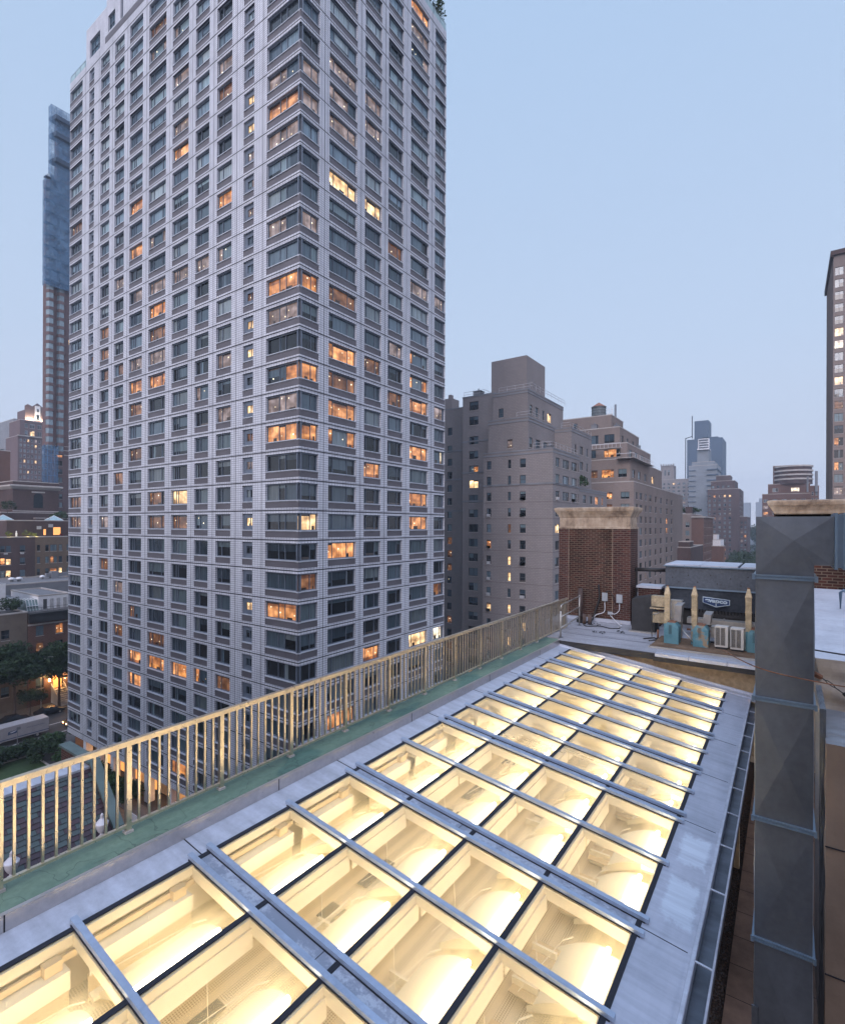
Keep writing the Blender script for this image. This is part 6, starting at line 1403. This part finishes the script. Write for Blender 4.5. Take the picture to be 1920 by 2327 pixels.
# distant group
def ex_cren(root):
    b=MB()
    for i in range(6): b.box(-96.5+i*2.1,-95.7+i*2.1,519.6,520.6,56.1,57.4)
    b.build('crenellation',M['brick_beige'],root)
generic('crenellated_apartment','hazy apartment building with a small crenellated tower','building',(-87,540,-35),[dict(box=(-99.6,-60,520,560,-35,43),win={'-Y':wgrid(38,4.2,2.2,-30,42,3.4,1.8)}),dict(box=(-96.7,-85.7,522,534,43,56),win={'-Y':dict(cols=[(3,4.6),(6,7.6)],zs=[(47,52)])})],M['brick_beige'],M['frame_dark'],rb,.05,extra=ex_cren)
def ex_slab(root):
    b=MB(); b.tube([(-81,598,91),(-81,598,114)],.5,5); b.tube([(-87,599,91.5),(-81,598,93)],.4,5); b.tube([(-87.2,599,-20),(-87.2,599,92)],.5,5); b.build('mast',M['black'],root)
generic('dark_slab_tower','tall dark blue slab tower with a stepped top and mast','tower',(-70,620,-35),[dict(box=(-86,-54,600,640,-35,90)),dict(box=(-79.5,-66.5,602,625,90,109)),dict(box=(-72,-58,602,630,90,91.5))],M['blueslab'],M['frame_dark'],rb,extra=ex_slab,coping=False)
def ex_pale(root):
    b=MB()
    for i in range(17):
        z=45-i*4.2
        b.box(-46.5,-45.2,468.8,500,z,z+1.0); b.box(-53,-45.2,468.6,470,z,z+.8); b.box(-66.2,-61,469.2,470,z,z+.5)
    b.build('balcony_slab',M['blueslab'],root)
    b=MB(); b.box(-60,-51.5,469.6,482,61.8,62.6)
    for z in (64,66,68,70): b.box(-59.5,-52,470,481,z,z+.5)
    for x in (-59.5,-52): b.box(x,x+.5,470,471,62,70.5)
    b.build('cooling_frame',M['white'],root)
generic('pale_balcony_apartment','pale slab apartment tower with rows of dark balconies before the dark slab','tower',(-56,485,-35),[dict(box=(-66,-46,470,500,-35,49)),dict(box=(-64,-48,472,498,49,52)),dict(box=(-60.3,-52.2,473,490,52,62))],M['palebal'],M['frame_dark'],rb,extra=ex_pale)
generic('brown_stepped_apartment','hazy brown stepped apartment tower with a few lit windows','tower',(-35,450,-35),[dict(box=(-48,-28,430,470,-35,27),win={'-Y':wgrid(19,3.2,1.4,-30,27,3.2,1.7),'+X':wgrid(39,4,2,-30,27,3.2,1.7)}),dict(box=(-46,-31,432,460,27,33),win={'-Y':wgrid(14,3.2,1.4,28,33,3.2,1.7)}),dict(box=(-43,-34,434,450,33,37)),dict(box=(-28,-23.5,432,470,-35,7),win={'-Y':wgrid(4.4,2.2,1.2,-30,6,3.2,1.7)})],M['brick_brown'],M['frame_dark'],rb,.13)
for (x,y,z,h) in ((-29.5,431,27,4),(-33,433,33,3),(-31.5,432,33,5)): pass
def ex_tan2(root):
    b=MB(); b.box(-31.3,-26.3,229.2,262,3.6,4.0); b.build('cornice_band',M['trim'],root)
    b=MB(); b.box(-41,-38,231,236,4.8,9); b.box(-34,-31.8,234,240,4.8,8); b.build('roof_bulkhead',M['brick_brown'],root)
generic('tan_brick_midrise','mid distance tan and red brick apartment block with a roof garden','building',(-35,245,-35),[dict(box=(-43,-31.3,230,262,-35,4.9),win={'-Y':dict(cols=[(.8,1.9),(9.6,11.0)],zs=[(q*3.3-30,q*3.3-28) for q in range(11)])},mi=0),dict(box=(-31.3,-27.0,230.02,262,-35,3.4),mi=1,win={'+X':dict(cols=[(1.5+4*k,3.3+4*k) for k in range(7)],zs=[(q*3.3-30,q*3.3-28) for q in range(11)])})],[M['brick_beige2'],M['brick_orange']],M['frame_dark'],rb,.05,extra=ex_tan2)
for x,y,lab in ((-31,238,'roof garden bush on the right corner of the mid distance block'),(-36,236,'roof garden bush in the middle of the mid distance block'),(-42,234,'roof garden bush at the left end of the mid distance block')):
    tree('roof_shrub',lab,'shrub',x,y,4.9,3.4,2.4,rg,M['leaf'],500,.35,'roof garden plants',.1,.1,8)
generic('low_red_building','low dark red brick building below the tan block','building',(-31,195,-35),[dict(box=(-36,-26,190,220,-35,-7.0),win={'-Y':dict(cols=[(1.5,3.2)],zs=[(-10.5,-8.6)],lit={})}),dict(box=(-30,-26.6,192,200,-7,-5.2))],M['brick_brown'],M['frame_lt'],rb)
generic('low_white_building','low whitewashed building in front of the hazy brown tower','building',(-27,270,-35),[dict(box=(-30.5,-24,260,275,-35,-5.9),win={'-Y':dict(cols=[(2,3.2)],zs=[(-9,-7)])}),dict(box=(-27,-22.5,256,262,-35,-8.5),mi=1),dict(box=(-29,-25.5,262,270,-5.9,-3.6))],[M['white'],M['brick_orange']],M['frame_dark'],rb)
def ex_redr(root):
    b=MB(); b.lathe(2.2,338,[(22.5,8.3),(31.5,8.0)],24)
    b.build('rotunda',M['brick_brown'],root)
    b=MB()
    for z in (24.6,26.8,29,31.3): b.lathe(2.2,338,[(z,8.6),(z+.8,8.6)],24)
    b.build('rotunda_band',M['trim'],root)
    b=MB(); b.tube([(11.8,331,18),(11.8,331,28.5)],.7,6); b.tube([(8.2,332,18),(8.2,332,26)],.5,6); b.build('corner_turret',M['slab'],root)
generic('red_rotunda_apartment','hazy red brick apartment building with a banded rotunda','building',(0,350,-35),[dict(box=(-11.2,9.3,330,370,-35,17.2),win={'-Y':wgrid(20,4,2,-30,17,3.3,1.6)}),dict(box=(-8.7,9.3,332,360,17.2,22.5),win={'-Y':dict(cols=[(2,4.5),(10,13.5)],zs=[(18.5,20.5)],lit={(1,0):'w'})}),dict(box=(-6.6,-.5,336,350,22.5,32.5)),dict(box=(9.3,12.9,332,365,-35,21),win={'-Y':dict(cols=[(.6,1.4),(2.2,3)],zs=[(q*3.3-30,q*3.3-28) for q in range(15)])})],[M['brick_orange'],M['brick_beige']],M['frame_lt'],rb,.04,extra=ex_redr)
# right edge tower
def ex_rt(root):
    b=MB(); b.box(8.4,9,162.4,189,66.6,68); b.box(8.4,30,162.2,163,66.9,68); b.build('roof_overhang',M['brick_brown'],root)
    b=MB()
    for k in range(9): b.box(8.8,9,165+k*2.6,165.5+k*2.6,-30,66.6)
    b.build('pilaster',M['brick_beige2'],root)
zr=[(q*3.0-31,q*3.0-29) for q in range(32)]
generic('corner_tower','tall brown tower cut off by the right edge of the frame','tower',(18,175,-35),[dict(mi=0,box=(9,30,163,188,-35,67),win={'-Y':dict(cols=[(.25,2.0),(3.3,5.6),(6.9,9.2)],zs=zr,lit={(0,26):'y',(0,25):'w',(0,22):'y',(1,22):'o',(0,20):'d',(0,15):'o',(1,15):'y',(0,13):'p',(1,25):'y'})})],M['brick_beige2'],M['frame_dark'],rb,.06,extra=ex_rt)
for x0,x1,z1,lab in ((-107.5,-90,71,'palest far tower in the haze, wider one'),(-77,-69,72,'palest far tower in the haze, low middle one'),(-69,-61,83,'palest far tower in the haze, tallest one')):
    generic('far_tower',lab,'tower',((x0+x1)/2,1815,-35),[dict(box=(x0,x1,1800,1830,-35,z1))],M['slab'],M['frame_dark'],rb,coping=False,group='far towers in the haze')
# unseen blocks added behind the viewpoint to darken the street and tower foot
for x0,x1,y0,y1,z1,lab in ((-150,-118,-70,12,-6,'unseen brick block added behind the viewpoint on the left to shade the avenue'),(-80,-12,-75,-30,18,'unseen brick block added behind the viewpoint to shade the tower base')):
    generic('street_shade_block',lab,'building',((x0+x1)/2,(y0+y1)/2,-35),[dict(box=(x0,x1,y0,y1,-35,z1))],M['brick_beige'],M['frame_dark'],rb,0)
# avenue trees: too many to count, one mass
b=MB(); rt=random.Random(4)
for k in range(70):
    y=rt.uniform(235,700); x=rt.uniform(-25,-6); h=rt.uniform(9,14) if y>420 else rt.uniform(15,18)
    leafcloud(b,rt,(x,y,-35+h),(4.5,4.5,4.5),260 if y<400 else 120,.8,0)
for k in range(26):
    y=rt.uniform(205,240); x=rt.uniform(-26,-12)
    leafcloud(b,rt,(x,y,-16+rt.uniform(-3,1)),(3.5,3.5,3),300,.5,0)
for k in range(16):
    leafcloud(b,rt,(rt.uniform(-31,-24),rt.uniform(600,760),rt.uniform(-28,-3)),(6,6,6),200,1.2,0)
tag(b.build('avenue_trees',M['leaf'],loc=(-15,300,-35)),kind='stuff')
# ---- haze
m=bpy.data.materials.new('haze_air'); m.use_nodes=True; n=m.node_tree; n.nodes.clear(); o_=n.nodes.new('ShaderNodeOutputMaterial'); v=n.nodes.new('ShaderNodeVolumePrincipled'); v.inputs['Color'].default_value=(.72,.85,1,1); v.inputs['Density'].default_value=HAZE; v.inputs['Anisotropy'].default_value=.1; n.links.new(v.outputs[0],o_.inputs['Volume'])
b=MB(); b.box(-1200,700,-60,2300,-36.2,170); o=b.build('haze',m,loc=(0,600,-36)); o['kind']='stuff'
